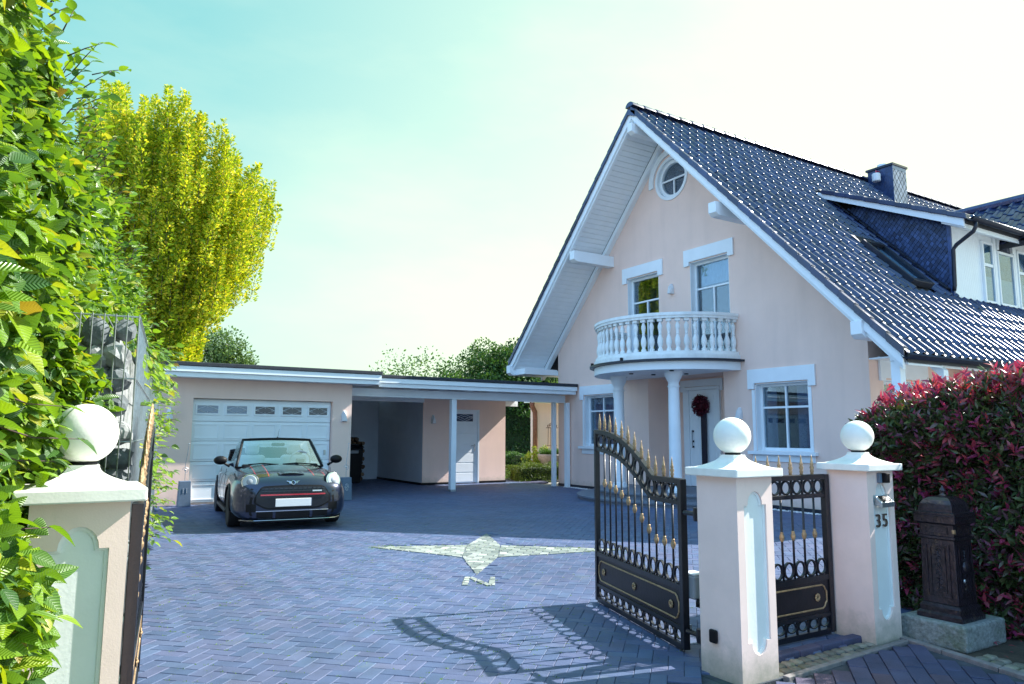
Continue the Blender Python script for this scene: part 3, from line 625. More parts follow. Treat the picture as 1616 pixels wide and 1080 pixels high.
# roof decks, soffits, barge boards
def rp(x,y,dz): # point below tile line by dz (vertical)
    return (x,y,zt(y)-dz)
for sgn,ye in((-1,5.72),(1,16.40)):
    y0=YC
    A=[(XB+.12,y0,zt(y0)-.09),(XB+.12,ye,zt(ye)-.09),(XB+.12,ye,zt(ye)-.2),(XB+.12,y0,zt(y0)-.2)]
    MB().prism(A,[(24.3,y,z) for _,y,z in A]).build('roof_deck','felt',house)
    A=[(XB+.02,y0,zt(y0)-.06),(XB+.02,ye-sgn*.02,zt(ye)-.06),(XB+.02,ye-sgn*.02,zt(ye)-.26),(XB+.02,y0,zt(y0)-.28)]
    MB().prism(A,[(x+.045,y,z) for x,y,z in A]).build('barge_board','white',house,bevel=.004)
    A=[(XB+.067,y0,zt(y0)-.21),(XB+.067,ye-sgn*.05,zt(ye)-.21),(XB+.067,ye-sgn*.05,zt(ye)-.30),(XB+.067,y0,zt(y0)-.33)]
    MB().prism(A,[(x+.07,y,z) for x,y,z in A]).build('barge_board','white',house)
    A=[(XG-.13,y0,zt(y0)-.27),(XG-.13,ye,zt(ye)-.27),(XG-.13,ye,zt(ye)-.42),(XG-.13,y0,zt(y0)-.42)]
    MB().prism(A,[(XG-.003,y,z) for _,y,z in A]).build('frieze_board','white',house)
    # soffit boards running with the ridge, real gaps
    b=MB(); nb=58; L=abs(ye-y0)
    for i in range(nb):
        ya=y0+sgn*L*i/nb; yb=y0+sgn*(L*(i+1)/nb-.012)
        b.prism([(XB+.14,ya,zt(ya)-.225),(XB+.14,yb,zt(yb)-.225),(XB+.14,yb,zt(yb)-.25),(XB+.14,ya,zt(ya)-.25)],[(XG-.13,ya,zt(ya)-.225),(XG-.13,yb,zt(yb)-.225),(XG-.13,yb,zt(yb)-.25),(XG-.13,ya,zt(ya)-.25)])
    o=b.build('soffit_boards','white',house,kind='stuff')
# purlin ends
def purlin(yc,zc,w=.10,h=.13,x0=XB-.03,x1=XG-.002):
    b=MB().box(x0+.09,x1,yc-w,yc+w,zc-h,zc+h); b.prism([(x0+.09,yc-w,zc-h),(x0+.09,yc+w,zc-h),(x0+.09,yc+w,zc+h),(x0+.09,yc-w,zc+h)],[(x0,yc-w*.9,zc-h*.55),(x0,yc+w*.9,zc-h*.55),(x0,yc+w*.9,zc+h),(x0,yc-w*.9,zc+h)])
    b.build('purlin','white',house,bevel=.006)
purlin(YC+2.12,5.53); purlin(YC-2.25,5.52); purlin(YC,7.92,.08,.12); purlin(YC-4.98,2.92,x1=10.55); purlin(YC+4.98,3.02)
MB().box(XB+.14,XG,15.80,16.30,2.90,3.05).build('eave_box','white',house)
MB().box(XG+.0,23.5,15.78,16.32,2.90,3.02).build('eave_box','white',house)
# side (street) eave: boxed eave, fascia, gutter, beam, post
MB().box(XB+.14,23.8,5.86,6.0,2.42,2.60).build('eave_beam','white',house,bevel=.006)
MB().box(XG,23.8,6.0,6.96,2.585,2.61).build('eave_soffit','white',house)
MB().box(XB+.14,23.8,5.765,5.80,2.36,2.56).build('fascia_board','white',house)
g_=MB(); pr_=[]
for k in range(9):
    a=PI+PI*k/8; pr_.append((5.69+.075*math.cos(a),2.50+.075*math.sin(a)))
inn=[(5.69+.066*math.cos(PI+PI*k/8),2.50+.066*math.sin(PI+PI*k/8)) for k in range(8,-1,-1)]
pp=pr_+inn; n_=len(pp)
g_.add([(XB+.02,y,z) for y,z in pp]+[(23.9,y,z) for y,z in pp],[(i,(i+1)%n_,n_+(i+1)%n_,n_+i) for i in range(n_)]+[(i,i+1,n_-2-i,n_-1-i) for i in range(8)])
g_.build('gutter','zinc',house,smooth=True)
for i in range(12): MB().ring((XB+.5+i*1.0,5.69,2.50),.077,.084,-.012,.012,n=8,a0=PI,a1=2*PI).build('gutter_bracket','zinc',house) if False else None
MB().box(10.20,10.34,5.86,6.0,-.03,2.418).build('porch_post','white',house,bevel=.008)
TS=lambda u,v,d:(u,6.97-d,v)
lintel(11.49,12.94,2.66,2.25,2.30,TS); window(TS,11.62,12.62,.9,2.27,house,dk=.55)
MB().box(13.9,23,6.2,6.968,0,2.58).build('side_bay','stucco',house)

# roof tiles
TW=.245
def tile_mesh(name,mat,l=.365,th=.020):
    # concave pan and half-round roll, nose turned down, lower end open under the roll
    prof=[(.148*k/6,-.017*math.sin(PI*k/6)) for k in range(7)]+[(.148+.1*k/8,.047*math.sin(PI*k/8)**.8) for k in range(1,9)]
    b=MB(); n=len(prof); V=[]
    def row(y,f): return [(x-.12,y,f(x,z)) for x,z in prof]
    V+=row(.006,lambda x,z:z+th-.022); V+=row(0,lambda x,z:z+th-.010); V+=row(.012,lambda x,z:z+th-.002); V+=row(.035,lambda x,z:z+th); V+=row(l,lambda x,z:z*.96-.004)
    F=[]
    for r in range(4):
        for i in range(n-1): F.append((r*n+i,r*n+i+1,(r+1)*n+i+1,(r+1)*n+i))
    b.add(V,F); me=b.mesh(name,mat,recalc=False); sharp(me,60); return me
tm=tile_mesh('roof_tile','tile')
ang=math.atan(SL); SLP=(YC-5.72)/math.cos(ang)
rows=24; ex=(SLP-.02)/rows; tiles=[]
def on_dormer(x,y):
    if 14.5<x<22.5 and y>7.22 and y<9.9: return True
    if 13.02<x<13.72 and 7.22<y<8.12: return True
    if 18.65<x<19.2 and 10.6<y<11.2: return True
    return False
nx=int((24.3-XB)/TW)
for j in range(rows):
    s=j*ex; y=5.70+s*math.cos(ang); z=zt(y)-.055
    for i in range(nx):
        x=XB+.17+i*TW+random.uniform(-.002,.002)
        if on_dormer(x,y+.12): continue
        d=(x**2+y**2+(z-H)**2)**.5
        tiles.append((d,x,y,z+random.uniform(0,.004)))
tiles.sort(); hb=Vector((XG,YC,0))
for t in tiles[:300]: inst('roof_tile',tm,house,Vector(t[1:])-hb,(ang+random.uniform(-.006,.006),0,random.uniform(-.004,.004)),(1,1.02*ex/.352,1))
tvt=np.array([v.co for v in tm.vertices]); tft=np.array([list(f.vertices) for f in tm.polygons])
def tile_field(name,items,slope,par,mirror=1,mat='tile',rz=0,scl=1.0):
    A=np.array(items); n=len(A); c,s=math.cos(slope),math.sin(slope); t=tvt*[scl,scl*1.02*ex/.352,scl]
    X=t[:,0]; Y=(t[:,1]*c-t[:,2]*s)*mirror; Z=t[:,1]*s+t[:,2]*c
    X,Y=X*math.cos(rz)-Y*math.sin(rz),X*math.sin(rz)+Y*math.cos(rz)
    vs=np.stack([X[None]+A[:,1:2],Y[None]+A[:,2:3],Z[None]+A[:,3:4]],2).reshape(-1,3)-np.array(wloc(par))
    fs=(tft[None]+(np.arange(n)*len(t))[:,None,None]).reshape(-1,4)
    me=bpy.data.meshes.new(name); me.from_pydata(vs.tolist(),[],fs.tolist()); me.materials.append(MT[mat]); sharp(me,50)
    o=bpy.data.objects.new(name,me); COL.objects.link(o); o.parent=par; o['kind']='stuff'; return o
tile_field('roof_tile_field',tiles[300:],ang,house)
# left slope: tiles (seen edge-on only)
lt=[]
for j in range(21):
    y=16.38-j*ex*math.cos(ang); z=zt(y)-.055
    for i in range(nx): lt.append((0,XB+.17+i*TW,y,z))
tile_field('roof_tile_field',lt,ang,house,mirror=-1)
# verge tiles
def verge(sgn,n,ye):
    for j in range(n):
        y=ye-sgn*j*ex*math.cos(ang); y2=y-sgn*(ex*1.06)*math.cos(ang); e=.03; z=zt(y); z2=zt(y2)
        b=MB()
        b.prism([(XB-.02,y,z+.035),(XB-.02,y2,z2+.012),(XB-.02,y2,z2-.12),(XB-.02,y,z-.105)],[(XB+.008,y,z+.035),(XB+.008,y2,z2+.012),(XB+.008,y2,z2-.12),(XB+.008,y,z-.105)])
        b.prism([(XB+.008,y,z+.035),(XB+.008,y2,z2+.012),(XB+.008,y2,z2-.02),(XB+.008,y,z-.0)],[(XB+.11,y,z+.02),(XB+.11,y2,z2-.003),(XB+.11,y2,z2-.03),(XB+.11,y,z-.01)])
        b.build('verge_tile','tile',house,bevel=.006,seg=1)
verge(-1,rows,5.70); verge(1,22,16.38)
# ridge tiles
nr=int((24.3-XB)/.36)
rm=MB(); 
V=[];F=[]
for q,(xx,rr) in enumerate(((0,.125),(.02,.128),(.39,.108))):
    for k in range(9): a=PI*k/8; V.append((xx,rr*math.cos(a),rr*.85*math.sin(a)))
for q in range(2):
    for k in range(8): F.append((q*9+k,q*9+k+1,(q+1)*9+k+1,(q+1)*9+k))
F.append(tuple(range(9)))
rm.add(V,F); rme=rm.mesh('ridge_tile','tile',smooth=False); sharp(rme,50)
for i in range(nr): inst('ridge_tile',rme,house,(XB-.03+i*.36-XG,0,ZA-.02),(0,0,0))
# small snow-guard / ridge hooks
for i in range(0,nr,1):
    if i%2==0: MB().box(XB+.2+i*.36,XB+.215+i*.36,YC-.01,YC+.01,ZA+.08,ZA+.115).build('ridge_clip','zinc',house)

# skylight
def onroof(x,y,d): # d metres above tile plane
    return (x,y-d*math.sin(ang),zt(y)+d*math.cos(ang))
def rbox(b,x0,x1,y0,y1,d0,d1): b.prism([onroof(x0,y0,d0),onroof(x1,y0,d0),onroof(x1,y1,d0),onroof(x0,y1,d0)],[onroof(x0,y0,d1),onroof(x1,y0,d1),onroof(x1,y1,d1),onroof(x0,y1,d1)]); return b
b=MB(); rbox(b,13.02,13.09,7.18,8.12,-.03,.10); rbox(b,13.65,13.72,7.18,8.12,-.03,.10); rbox(b,13.09,13.65,8.06,8.12,-.03,.11); rbox(b,13.09,13.65,7.18,7.25,-.03,.09)
sk=b.build('skylight','zinc',house,bevel=.006)
rbox(MB(),13.09,13.65,7.25,8.06,.05,.06).build('pane','glass',sk)
rbox(MB(),13.09,13.65,7.25,8.06,-.02,.0).build('blind','blind',sk)
rbox(MB(),12.98,13.76,8.12,8.3,.0,.03).build('flashing','zinc',sk)
for i in range(14):
    x=14.1; y=7.2+i*.19; rbox(MB(),14.22,14.36,y,y+.17,.03,.055).build('valley_flashing','zinc',house,bevel=.004,seg=1)

# dormer
XD=14.42; YD=7.16
dm=[(YD,zt(YD)-.15),(YD,5.62),(9.95,6.95),(9.95,zt(9.95)-.15)]
MB().prism([(XD,y,z) for y,z in dm],[(22.6,y,z) for y,z in dm]).build('dormer_wall','black',house)
# slate cladding of the cheek: diamonds
chk=ccw([(YD+.02,zt(YD)+.06),(YD+.02,5.50),(9.6,6.66)])
s_=.105; cnt=0
for i in range(-4,30):
    for j in range(-4,40):
        cy=YD+i*s_*1.0+(j%2)*s_*.5; cz_=3.9+j*s_*.5*1.15
        P4=[(cy,cz_-s_*.60),(cy+s_*.52,cz_),(cy,cz_+s_*.60),(cy-s_*.52,cz_)]
        q=clip_poly(ccw(P4),chk)
        if q and area(q)>.0012:
            q=shrink(q,.0065); cnt+=1
            if cnt>296: 
                continue
            zc=sum(p[1] for p in q)/len(q)
            MB().prism([(XD-.004,a,c) for a,c in q],[(XD-.016+.008*(c-zc)/s_*1.2,a,c) for a,c in q]).build('slate','slate',house)
# corner trim and white front with diagonal boards
MB().box(XD-.02,XD+.03,YD-.045,YD+.02,zt(YD)-.1,5.55).build('corner_trim','slate',house)
TD=lambda u,v,d:(u,YD-d,v)
fr_=ccw([(XD+.05,3.98),(15.52,3.98),(15.52,5.56),(XD+.05,5.56)])
b=MB(TD)
for k in range(-30,40):
    x0=XD+k*.082; A=ccw([(x0,3.9),(x0+.078,3.9),(x0+.078+.85,5.7),(x0+.85,5.7)])
    q=clip_poly(A,fr_)
    if q and area(q)>.001: b.prism([(a,c,.002) for a,c in q],[(a,c,.018) for a,c in q])
b.build('diagonal_boards','white',house,kind='stuff')
MB(TD).box(XD+.03,XD+.06,3.98,5.56,.002,.03).build('corner_board','white',house)
MB(TD).box(XD+.03,22,3.88,3.975,.002,.06).build('dormer_sill','white',house,bevel=.005)
MB(TD).box(15.5,22,3.98,5.7,.002,.022).build('dormer_front_panel','white',house)
def dwin(u0,u1,v0,v1,arch=False,split=None):
    T2=TD; t=.045; fr=MB(T2); d0,d1=.022,.07
    fr.box(u0,u0+t,v0,v1,d0,d1).box(u1-t,u1,v0,v1,d0,d1).box(u0+t,u1-t,v1-t,v1,d0,d1).box(u0+t,u1-t,v0,v0+t,d0,d1)
    F=fr.build('dormer_window','white',house,bevel=.004)
    MB(T2).box(u0+t,u1-t,v0+t,v1-t,.0225,.03).build('room','dormerroom',F)
    if split: MB(T2).box(u0+t,u1-t,split-.03,split+.03,d0,d1-.005).build('muntin','white',F)
    MB(T2).box(u0+t+.02,u1-t-.02,v0+t,v0+t+.5,.031,.036).build('pleated_blind','blind',F)
    MB(T2).box(u0+t,u1-t,v0+t,v1-t,.045,.05).build('pane','glass',F)
    if arch:
        c=(u0+u1)/2; r=(u1-u0)/2
        MB(lambda x,y,z:(c+x,YD-y,v1+.03+z)).ring((0,0,0),r-.05,r+.02,.022,.08,n=16,sz=1.25,a0=0,a1=PI).build('arch_frame','white',F)
        P_=[(c+(r-.05)*math.cos(PI*k/12),v1+.03+1.25*(r-.05)*math.sin(PI*k/12)) for k in range(13)]
        MB(T2).prism([(a,q,.0225) for a,q in P_],[(a,q,.03) for a,q in P_]).build('arch_pane','leadglass',F)
dwin(15.56,16.0,4.0,5.26,split=4.78); dwin(16.17,16.85,4.0,5.13,arch=True); dwin(17.02,17.5,4.0,5.26,split=4.78)
MB(TD).box(16.04,16.13,3.98,5.6,.022,.06).build('pilaster','white',house); MB(TD).box(16.89,16.98,3.98,5.6,.022,.06).build('pilaster','white',house)
# dormer shed roof
def zd(y): return 5.43+.452*(y-6.67)
A=[(13.95+.2,6.70,zd(6.70)-.02),(14.15,9.9,zd(9.9)-.02),(14.15,9.9,zd(9.9)-.14),(14.15,6.70,zd(6.70)-.14)]
MB().prism(A,[(22.6,y,z) for _,y,z in A]).build('dormer_roof_deck','felt',house)
MB().prism([(14.11,6.72,zd(6.72)-.05),(14.11,9.75,zd(9.75)-.05),(14.11,9.75,zd(9.75)-.17),(14.11,6.72,zd(6.72)-.21)],[(14.15,6.72,zd(6.72)-.05),(14.15,9.75,zd(9.75)-.05),(14.15,9.75,zd(9.75)-.17),(14.15,6.72,zd(6.72)-.21)]).build('dormer_barge_board','white',house)
MB().prism([(14.15,6.74,zd(6.74)-.15),(14.15,7.14,zd(7.14)-.15),(14.15,7.14,zd(7.14)-.24),(14.15,6.74,zd(6.74)-.24)],[(16.3,6.74,zd(6.74)-.15),(16.3,7.14,zd(7.14)-.15),(16.3,7.14,zd(7.14)-.24),(16.3,6.74,zd(6.74)-.24)]).build('dormer_soffit','white',house)
sd_=math.atan(.452); dt=[]
for j in range(10):
    y=6.66+j*.345*math.cos(sd_)
    if y>9.75: break
    for i in range(33):
        x=14.27+i*TW; dt.append(((x*x+y*y)**.5,x,y,zd(y)-.01))
tile_field('dormer_tile_field',dt,sd_,house)
for j in range(9):
    y=6.66+j*.36*math.cos(sd_); y2=y+.38*math.cos(sd_)
    MB().prism([(14.07,y,zd(y)+.05),(14.07,y2,zd(y2)+.03),(14.07,y2,zd(y2)-.07),(14.07,y,zd(y)-.06)],[(14.26,y,zd(y)+.05),(14.26,y2,zd(y2)+.03),(14.26,y2,zd(y2)-.07),(14.26,y,zd(y)-.06)]).build('verge_tile','tile',house,bevel=.015)
# dormer gutter, downpipe
b=MB(); b.add([(14.12,y-5.69+6.60,z-2.5+5.40) for y,z in pp]+[(16.36,y-5.69+6.60,z-2.5+5.40) for y,z in pp],[(i,(i+1)%n_,n_+(i+1)%n_,n_+i) for i in range(n_)]+[(i,i+1,n_-2-i,n_-1-i) for i in range(8)]); b.build('dormer_gutter','zinc',house,smooth=True)
MB().tube([(14.3,6.60,5.34),(14.3,6.60,5.24),(14.32,6.66,5.16),(14.36,7.0,4.98),(14.36,7.06,4.9),(14.36,7.08,4.2),(14.36,7.1,4.1)],.038,10).build('downpipe','zinc',house,smooth=True)
# cross gable over the dormer
XR=17.85; def_=1.0
for sgn in(-1,1):
    def zz(x): return 6.55-abs(x-XR)*.80
    xe=XR+sgn*1.55
    A=[(XR,6.35,6.55-.03),(xe,6.35,zz(xe)-.03),(xe,6.35,zz(xe)-.14),(XR,6.35,6.55-.16)]
    MB().prism(A,[(x,9.6,z) for x,_,z in A]).build('cross_gable_roof','felt',house)
    A=[(XR,6.30,6.55+.0),(xe,6.30,zz(xe)+.0),(xe,6.30,zz(xe)-.2),(XR,6.30,6.55-.24)]
    MB().prism(A,[(x,6.345,z) for x,_,z in A]).build('cross_gable_barge','white',house,bevel=.004)
A=[(16.6,5.5),(19.1,5.5),(XR,6.42)]
MB().prism([(x,7.10,z) for x,z in A],[(x,7.15,z) for x,z in A]).build('cross_gable_wall','white',house)
sg=math.atan(.80)
def tf(vs_,x,y,z): # tile on the left (-X) slope: up-slope towards +X
    o=[]
    for a,bb,c in vs_:
        X=bb*math.cos(sg)-c*math.sin(sg); Z=bb*math.sin(sg)+c*math.cos(sg); o.append((x+X,y-a,z+Z))
    return o
b=MB()
for j in range(6):
    x=XR-1.58+j*.345*math.cos(sg); z=6.55-abs(x-XR)*.8-.0
    if x>XR-.15: break
    for i in range(13):
        b.add(tf([tuple(v) for v in tvt],x,6.50+i*TW,z),[tuple(f) for f in tft])
o=b.build('cross_gable_tile_field','tile',house,recalc=False,kind='stuff'); sharp(o.data,50)
MB().tube([(XR,6.28,6.60),(XR,9.5,6.60)],.10,8).build('cross_gable_ridge','tile',house)

# chimney
ch=MB().box(18.6,19.24,10.55,11.25,7.3,8.60).build('chimney','slate',house)
MB().box(18.56,19.28,10.51,11.29,8.602,8.66).build('chimney_cap','zinc',ch)
MB().lathe([(.13,8.66),(.13,8.80),(.10,8.80)],(18.9,11.0,0),n=16).build('flue','marksilver',ch,smooth=False)
for i in range(-2,8):
    for j in range(0,14):
        cx_=18.6+i*.17+(j%2)*.085; cz_=7.4+j*.11
        q=clip_poly(ccw([(cx_,cz_-.13),(cx_+.1,cz_),(cx_,cz_+.13),(cx_-.1,cz_)]),[(18.6,7.3),(19.24,7.3),(19.24,8.5),(18.6,8.5)])
        if q and area(q)>.002:
            q=shrink(q,.006); MB().prism([(a,10.548,c) for a,c in q],[(a,10.538,c) for a,c in q]).build('chimney_slate','slate_lit',ch)
MB().box(18.60,19.24,10.536,10.548,8.50,8.60).build('chimney_band','slate_lit',ch)
MB().lathe([(.10,8.22),(.11,8.24),(.11,8.42),(.09,8.44)],(18.45,10.92,0),n=14).build('sat_receiver','lampwhite',ch,smooth=False)
MB().tube([(18.45,10.92,8.44),(18.45,10.92,8.52),(18.6,10.92,8.52)],.018,6).build('mount','stripered',ch)

# ---- balcony
bal=MB().lathe([(1.80,2.60),(1.80,2.755),(1.84,2.757),(1.84,2.77),(.0,2.77)],(XG,YC,0),n=40,a0=PI/2+R(2),a1=1.5*PI-R(2))
# slab as explicit half disc
def halfdisc(r0,r1,z0,z1,n=44,a0=PI/2,a1=1.5*PI):
    V=[];F=[]
    for k in range(n+1):
        a=a0+(a1-a0)*k/n
        for r,z in((r0,z0),(r1,z0),(r1,z1),(r0,z1)): V.append((XG-.002+r*math.cos(a),YC+r*math.sin(a),z))
    for k in range(n):
        for q in range(4): F.append((4*k+q,4*k+4+q,4*k+4+(q+1)%4,4*k+(q+1)%4))
    F+=[(0,1,2,3),(4*n+3,4*n+2,4*n+1,4*n)]
    return MB().add(V,F)
halfdisc(.01,1.76,2.60,2.76).build('balcony_slab','white',house,auto=35)
halfdisc(1.74,1.86,2.765,2.805).build('balcony_drip_edge','zinc',house,auto=35)
halfdisc(.01,1.74,2.762,2.80).build('balcony_deck','felt',house,auto=35)
halfdisc(1.54,1.76,2.81,2.90).build('balcony_plinth','whitestone',house,auto=35)
halfdisc(1.57,1.73,2.90,2.965).build('balcony_base_rail','whitestone',house,auto=35)
halfdisc(1.56,1.75,3.66,3.72).build('handrail','whitestone',house,auto=35)
halfdisc(1.58,1.73,3.61,3.66).build('handrail_moulding','whitestone',house,auto=35)
bp_=[(.0,0),(.05,0),(.05,.05),(.036,.055),(.032,.08),(.05,.13),(.058,.18),(.05,.25),(.03,.31),(.026,.33),(.036,.345),(.026,.36),(.034,.42),(.046,.47),(.044,.51),(.026,.56),(.024,.58),(.036,.59),(.0,.59)]
bm_=MB().lathe(bp_,n=12); bm_.box(-.05,.05,-.05,.05,.59,.645)
bme=bm_.mesh('baluster','whitestone'); sharp(bme,45)
NBAL=31
for k in range(NBAL):
    a=PI/2+PI*(k+.35)/(NBAL-.3); x,y=XG+1.65*math.cos(a),YC+1.65*math.sin(a)
    inst('baluster',bme,house,Vector((x,y,2.965))-hb,(0,0,a))
# gutter spouts/dirt on plinth
for yy,xx in((12.35,XG-1.52),(11.1,XG-1.76)): MB().box(xx-.03,xx+.02,yy-.02,yy+.02,2.80,2.87).build('drain_outlet','black',house)
# columns
cp=[(.165,.22),(.165,.27),(.15,.275),(.145,.31),(.125,.33),(.122,.36),(.12,1.2),(.108,2.28),(.125,2.285),(.125,2.31),(.108,2.315),(.108,2.38),(.12,2.40),(.155,2.47),(.175,2.52),(.18,2.53),(.18,2.598)]
for yy in(10.53,12.21):
    o=MB().lathe([(0,.22)]+cp+[(0,2.598)],(10.32,yy,0),n=28).build('column','white',house,auto=35)
for yy,xx in((10.75,10.9),(11.37,9.95),(12.2,10.5),(11.3,10.5),(10.35,10.1)): MB().lathe([(0,2.597),(.045,2.597),(.045,2.58),(0,2.58)],(xx,yy,0),n=12).build('downlight','black',house)
# door niche, landing
b=MB(); 
def disc(r,z0,z1,lip=.02):
    V=[];n=44;F=[]
    prof=[(r-lip-.02,z0),(r-lip-.02,z1-.04),(r,z1-.038),(r,z1-.006),(r-.006,z1)]
    m=MB().lathe(prof+[(0.01,z1)],(XG,YC,0),n=n,a0=PI/2-R(1),a1=1.5*PI+R(1)); return m
disc(2.16,-.01,.10).build('step','step',house,auto=35)
disc(1.78,.10,.215).build('step','step',house,auto=35)
MB().box(XG-.3,12.0,10.06,12.27,.1,.213).build('landing','step',house)
TN=lambda u,v,d:(12.0-d,u,v)
dr=MB(TN).box(11.73,11.90,.22,2.33,.002,.06).box(10.84,10.92,.22,2.33,.002,.06).box(10.84,11.90,2.33,2.40,.002,.06).build('door_frame','white',house,bevel=.004)
lintel(10.76,12.0,2.56,2.30,2.41,TN)
fd=MB(TN).box(10.925,11.725,.225,2.325,.005,.045).build('front_door','white',house,bevel=.004)
for a,c,e,f in((11.47,11.66,.4,2.2),(11.24,11.43,.4,2.2),(11.0,11.20,.4,2.2)):
    MB(TN).box(a,a+.012,e,f,.045,.052).box(c-.012,c,e,f,.045,.052).box(a+.012,c-.012,f-.012,f,.045,.052).box(a+.012,c-.012,e,e+.012,.045,.052).build('door_moulding','white',fd)
for z in(1.42,1.20,1.08): MB(TN).box(11.60,11.64,z-.02,z+.02,.052,.075).build('door_handle','black',fd)
MB(TN).box(11.612,11.628,1.08,1.42,.080,.095).build('door_handle','galv',fd)
MB().box(11.98,11.995,10.06,12.26,.215,.30).build('plinth','black',house)
# wall lamps on the house
def wlamp(TT,u,v,par,name='wall_lamp'):
    A=[(u-.055,v-.11),(u+.055,v-.11),(u+.055,v+.03),(u+.02,v+.12),(u-.02,v+.12),(u-.055,v+.03)]
    B=[(u-.05,v-.10),(u+.05,v-.10),(u+.03,v-.02),(u+.005,v+.06),(u-.005,v+.06),(u-.03,v-.02)]
    o=MB(TT).prism([(a,c,.002) for a,c in A],[(a,c,.03) for a,c in A]).build(name,'lampwhite',par,bevel=.004)
    MB(TT).prism([(a,c,.03) for a,c in A],[(a,c,.11) for a,c in B]).build('lamp_shade','lampwhite',o,bevel=.004)
wlamp(TX,11.43,4.52,house); wlamp(TX,9.66,1.76,house)
# wreath on the door
wr=thing('door_wreath','dark red wreath with long dark ribbon hanging on the front door','wreath',(11.9,11.33,1.98))
n=900; th=RNG.uniform(0,2*PI,n); ph=RNG.uniform(0,2*PI,n); rr=.155+.06*np.cos(ph); P=np.column_stack([11.90+.05*np.sin(ph),11.33+rr*np.cos(th),1.98+rr*np.sin(th)])
scatter('wreath_foliage',SM,P,rdir(n)+[-.6,0,0],rdir(n),RNG.uniform(.04,.07,n),'wreath',wr)
MB().lathe([(.0,-.01),(.15,-.01),(.15,.01),(0,.01)],(11.93,11.33,1.98),n=16,ax='x').build('wreath_base','wreath',wr)
MB().prism([(11.90,11.18,1.85),(11.90,11.34,1.85),(11.88,11.32,.40),(11.88,11.18,.40)],[(11.915,11.18,1.85),(11.915,11.34,1.85),(11.895,11.32,.40),(11.895,11.18,.40)]).build('ribbon',simple('ribbon_navy',(.008,.006,.02),.6),wr)
MB().prism([(11.89,11.08,1.83),(11.89,11.28,1.98),(11.89,11.20,1.80)],[(11.90,11.08,1.83),(11.90,11.28,1.98),(11.90,11.20,1.80)]).build('bow','wreath',wr)

# ================================================================== GARAGE
gar=thing('garage','flat roofed peach garage with white sectional door behind the parked car','garage',(3.4,14.95,0))
gw=MB().box(1.55,5.25,14.95,20.9,0,2.38).build('wall','stucco',gar)
cut(gw,[MB().box(2.12,4.84,14.8,15.6,-.1,2.005).build('cutter','stucco')])
MB().box(1.40,5.76,14.50,21.1,2.58,2.655).build('roof_cap','felt',gar,bevel=.01)
MB().box(1.42,5.74,14.52,14.60,2.47,2.578).build('fascia_board','white',gar,bevel=.005)
MB().box(1.45,5.71,14.56,14.62,2.375,2.468).build('fascia_board','white',gar,bevel=.005)
MB().box(1.45,5.72,14.62,21,2.382,2.57).build('roof_soffit','white',gar)
gd=MB().box(2.125,4.835,15.09,15.12,.02,2.0).build('garage_door','white',gar)
MB().box(2.125,4.835,15.03,15.2,-.01,.018).build('threshold','kerb',gar)
zz_=[.03,.42,.80,1.19,1.57,2.0]
for r_ in range(5):
    z0,z1=zz_[r_],zz_[r_+1]-.012
    s=MB().box(2.13,4.83,15.06,15.088,z0,z1).build('door_section','white',gd,bevel=.006)
    for c_ in range(5):
        x0=2.13+.54*c_+.05; x1=x0+.44
        if r_<4:
            for a0_,a1_ in ((z0+.045,z1-.045),):
                b=MB(); b.box(x0,x1,15.048,15.0595,a0_,a0_+.016).box(x0,x1,15.048,15.0595,a1_-.016,a1_).box(x0,x0+.016,15.048,15.0595,a0_+.016,a1_-.016).box(x1-.016,x1,15.048,15.0595,a0_+.016,a1_-.016).build('door_moulding','white',s)
        else:
            wz0,wz1=z0+.12,z1-.09; b=MB(); b.box(x0,x1,15.04,15.0595,wz0,wz0+.03).box(x0,x1,15.04,15.0595,wz1-.03,wz1).box(x0,x0+.03,15.04,15.0595,wz0+.03,wz1-.03).box(x1-.03,x1,15.04,15.0595,wz0+.03,wz1-.03); f_=b.build('door_window','white',s)
            MB().box(x0+.03,x1-.03,15.052,15.0595,wz0+.03,wz1-.03).build('leaded_pane','leadglass2' if c_<2 else 'leadglass',f_)
            xm=(x0+x1)/2; zm=(wz0+wz1)/2; hw=(x1-x0)/2-.03; hh=(wz1-wz0)/2-.03; b=MB()
            for (a,c),(e,f) in(((-1,0),(0,1)),((0,1),(1,0)),((1,0),(0,-1)),((0,-1),(-1,0)),((0,1),(0,.5)),((0,-1),(0,-.5)),((-1,0),(-.6,0)),((1,0),(.6,0))):
                b.tube([(xm+a*hw,15.05,zm+c*hh),(xm+e*hw,15.05,zm+f*hh)],.0045,5)
            b.build('lead_lines','marksilver',f_)
MB().box(4.70,4.74,15.03,15.0595,.9,1.0).build('handle','galv',gd)
TG=lambda u,v,d:(u,14.95-d,v)
wlamp(TG,5.08,1.70,gar); wlamp(TG,1.72,1.70,gar)
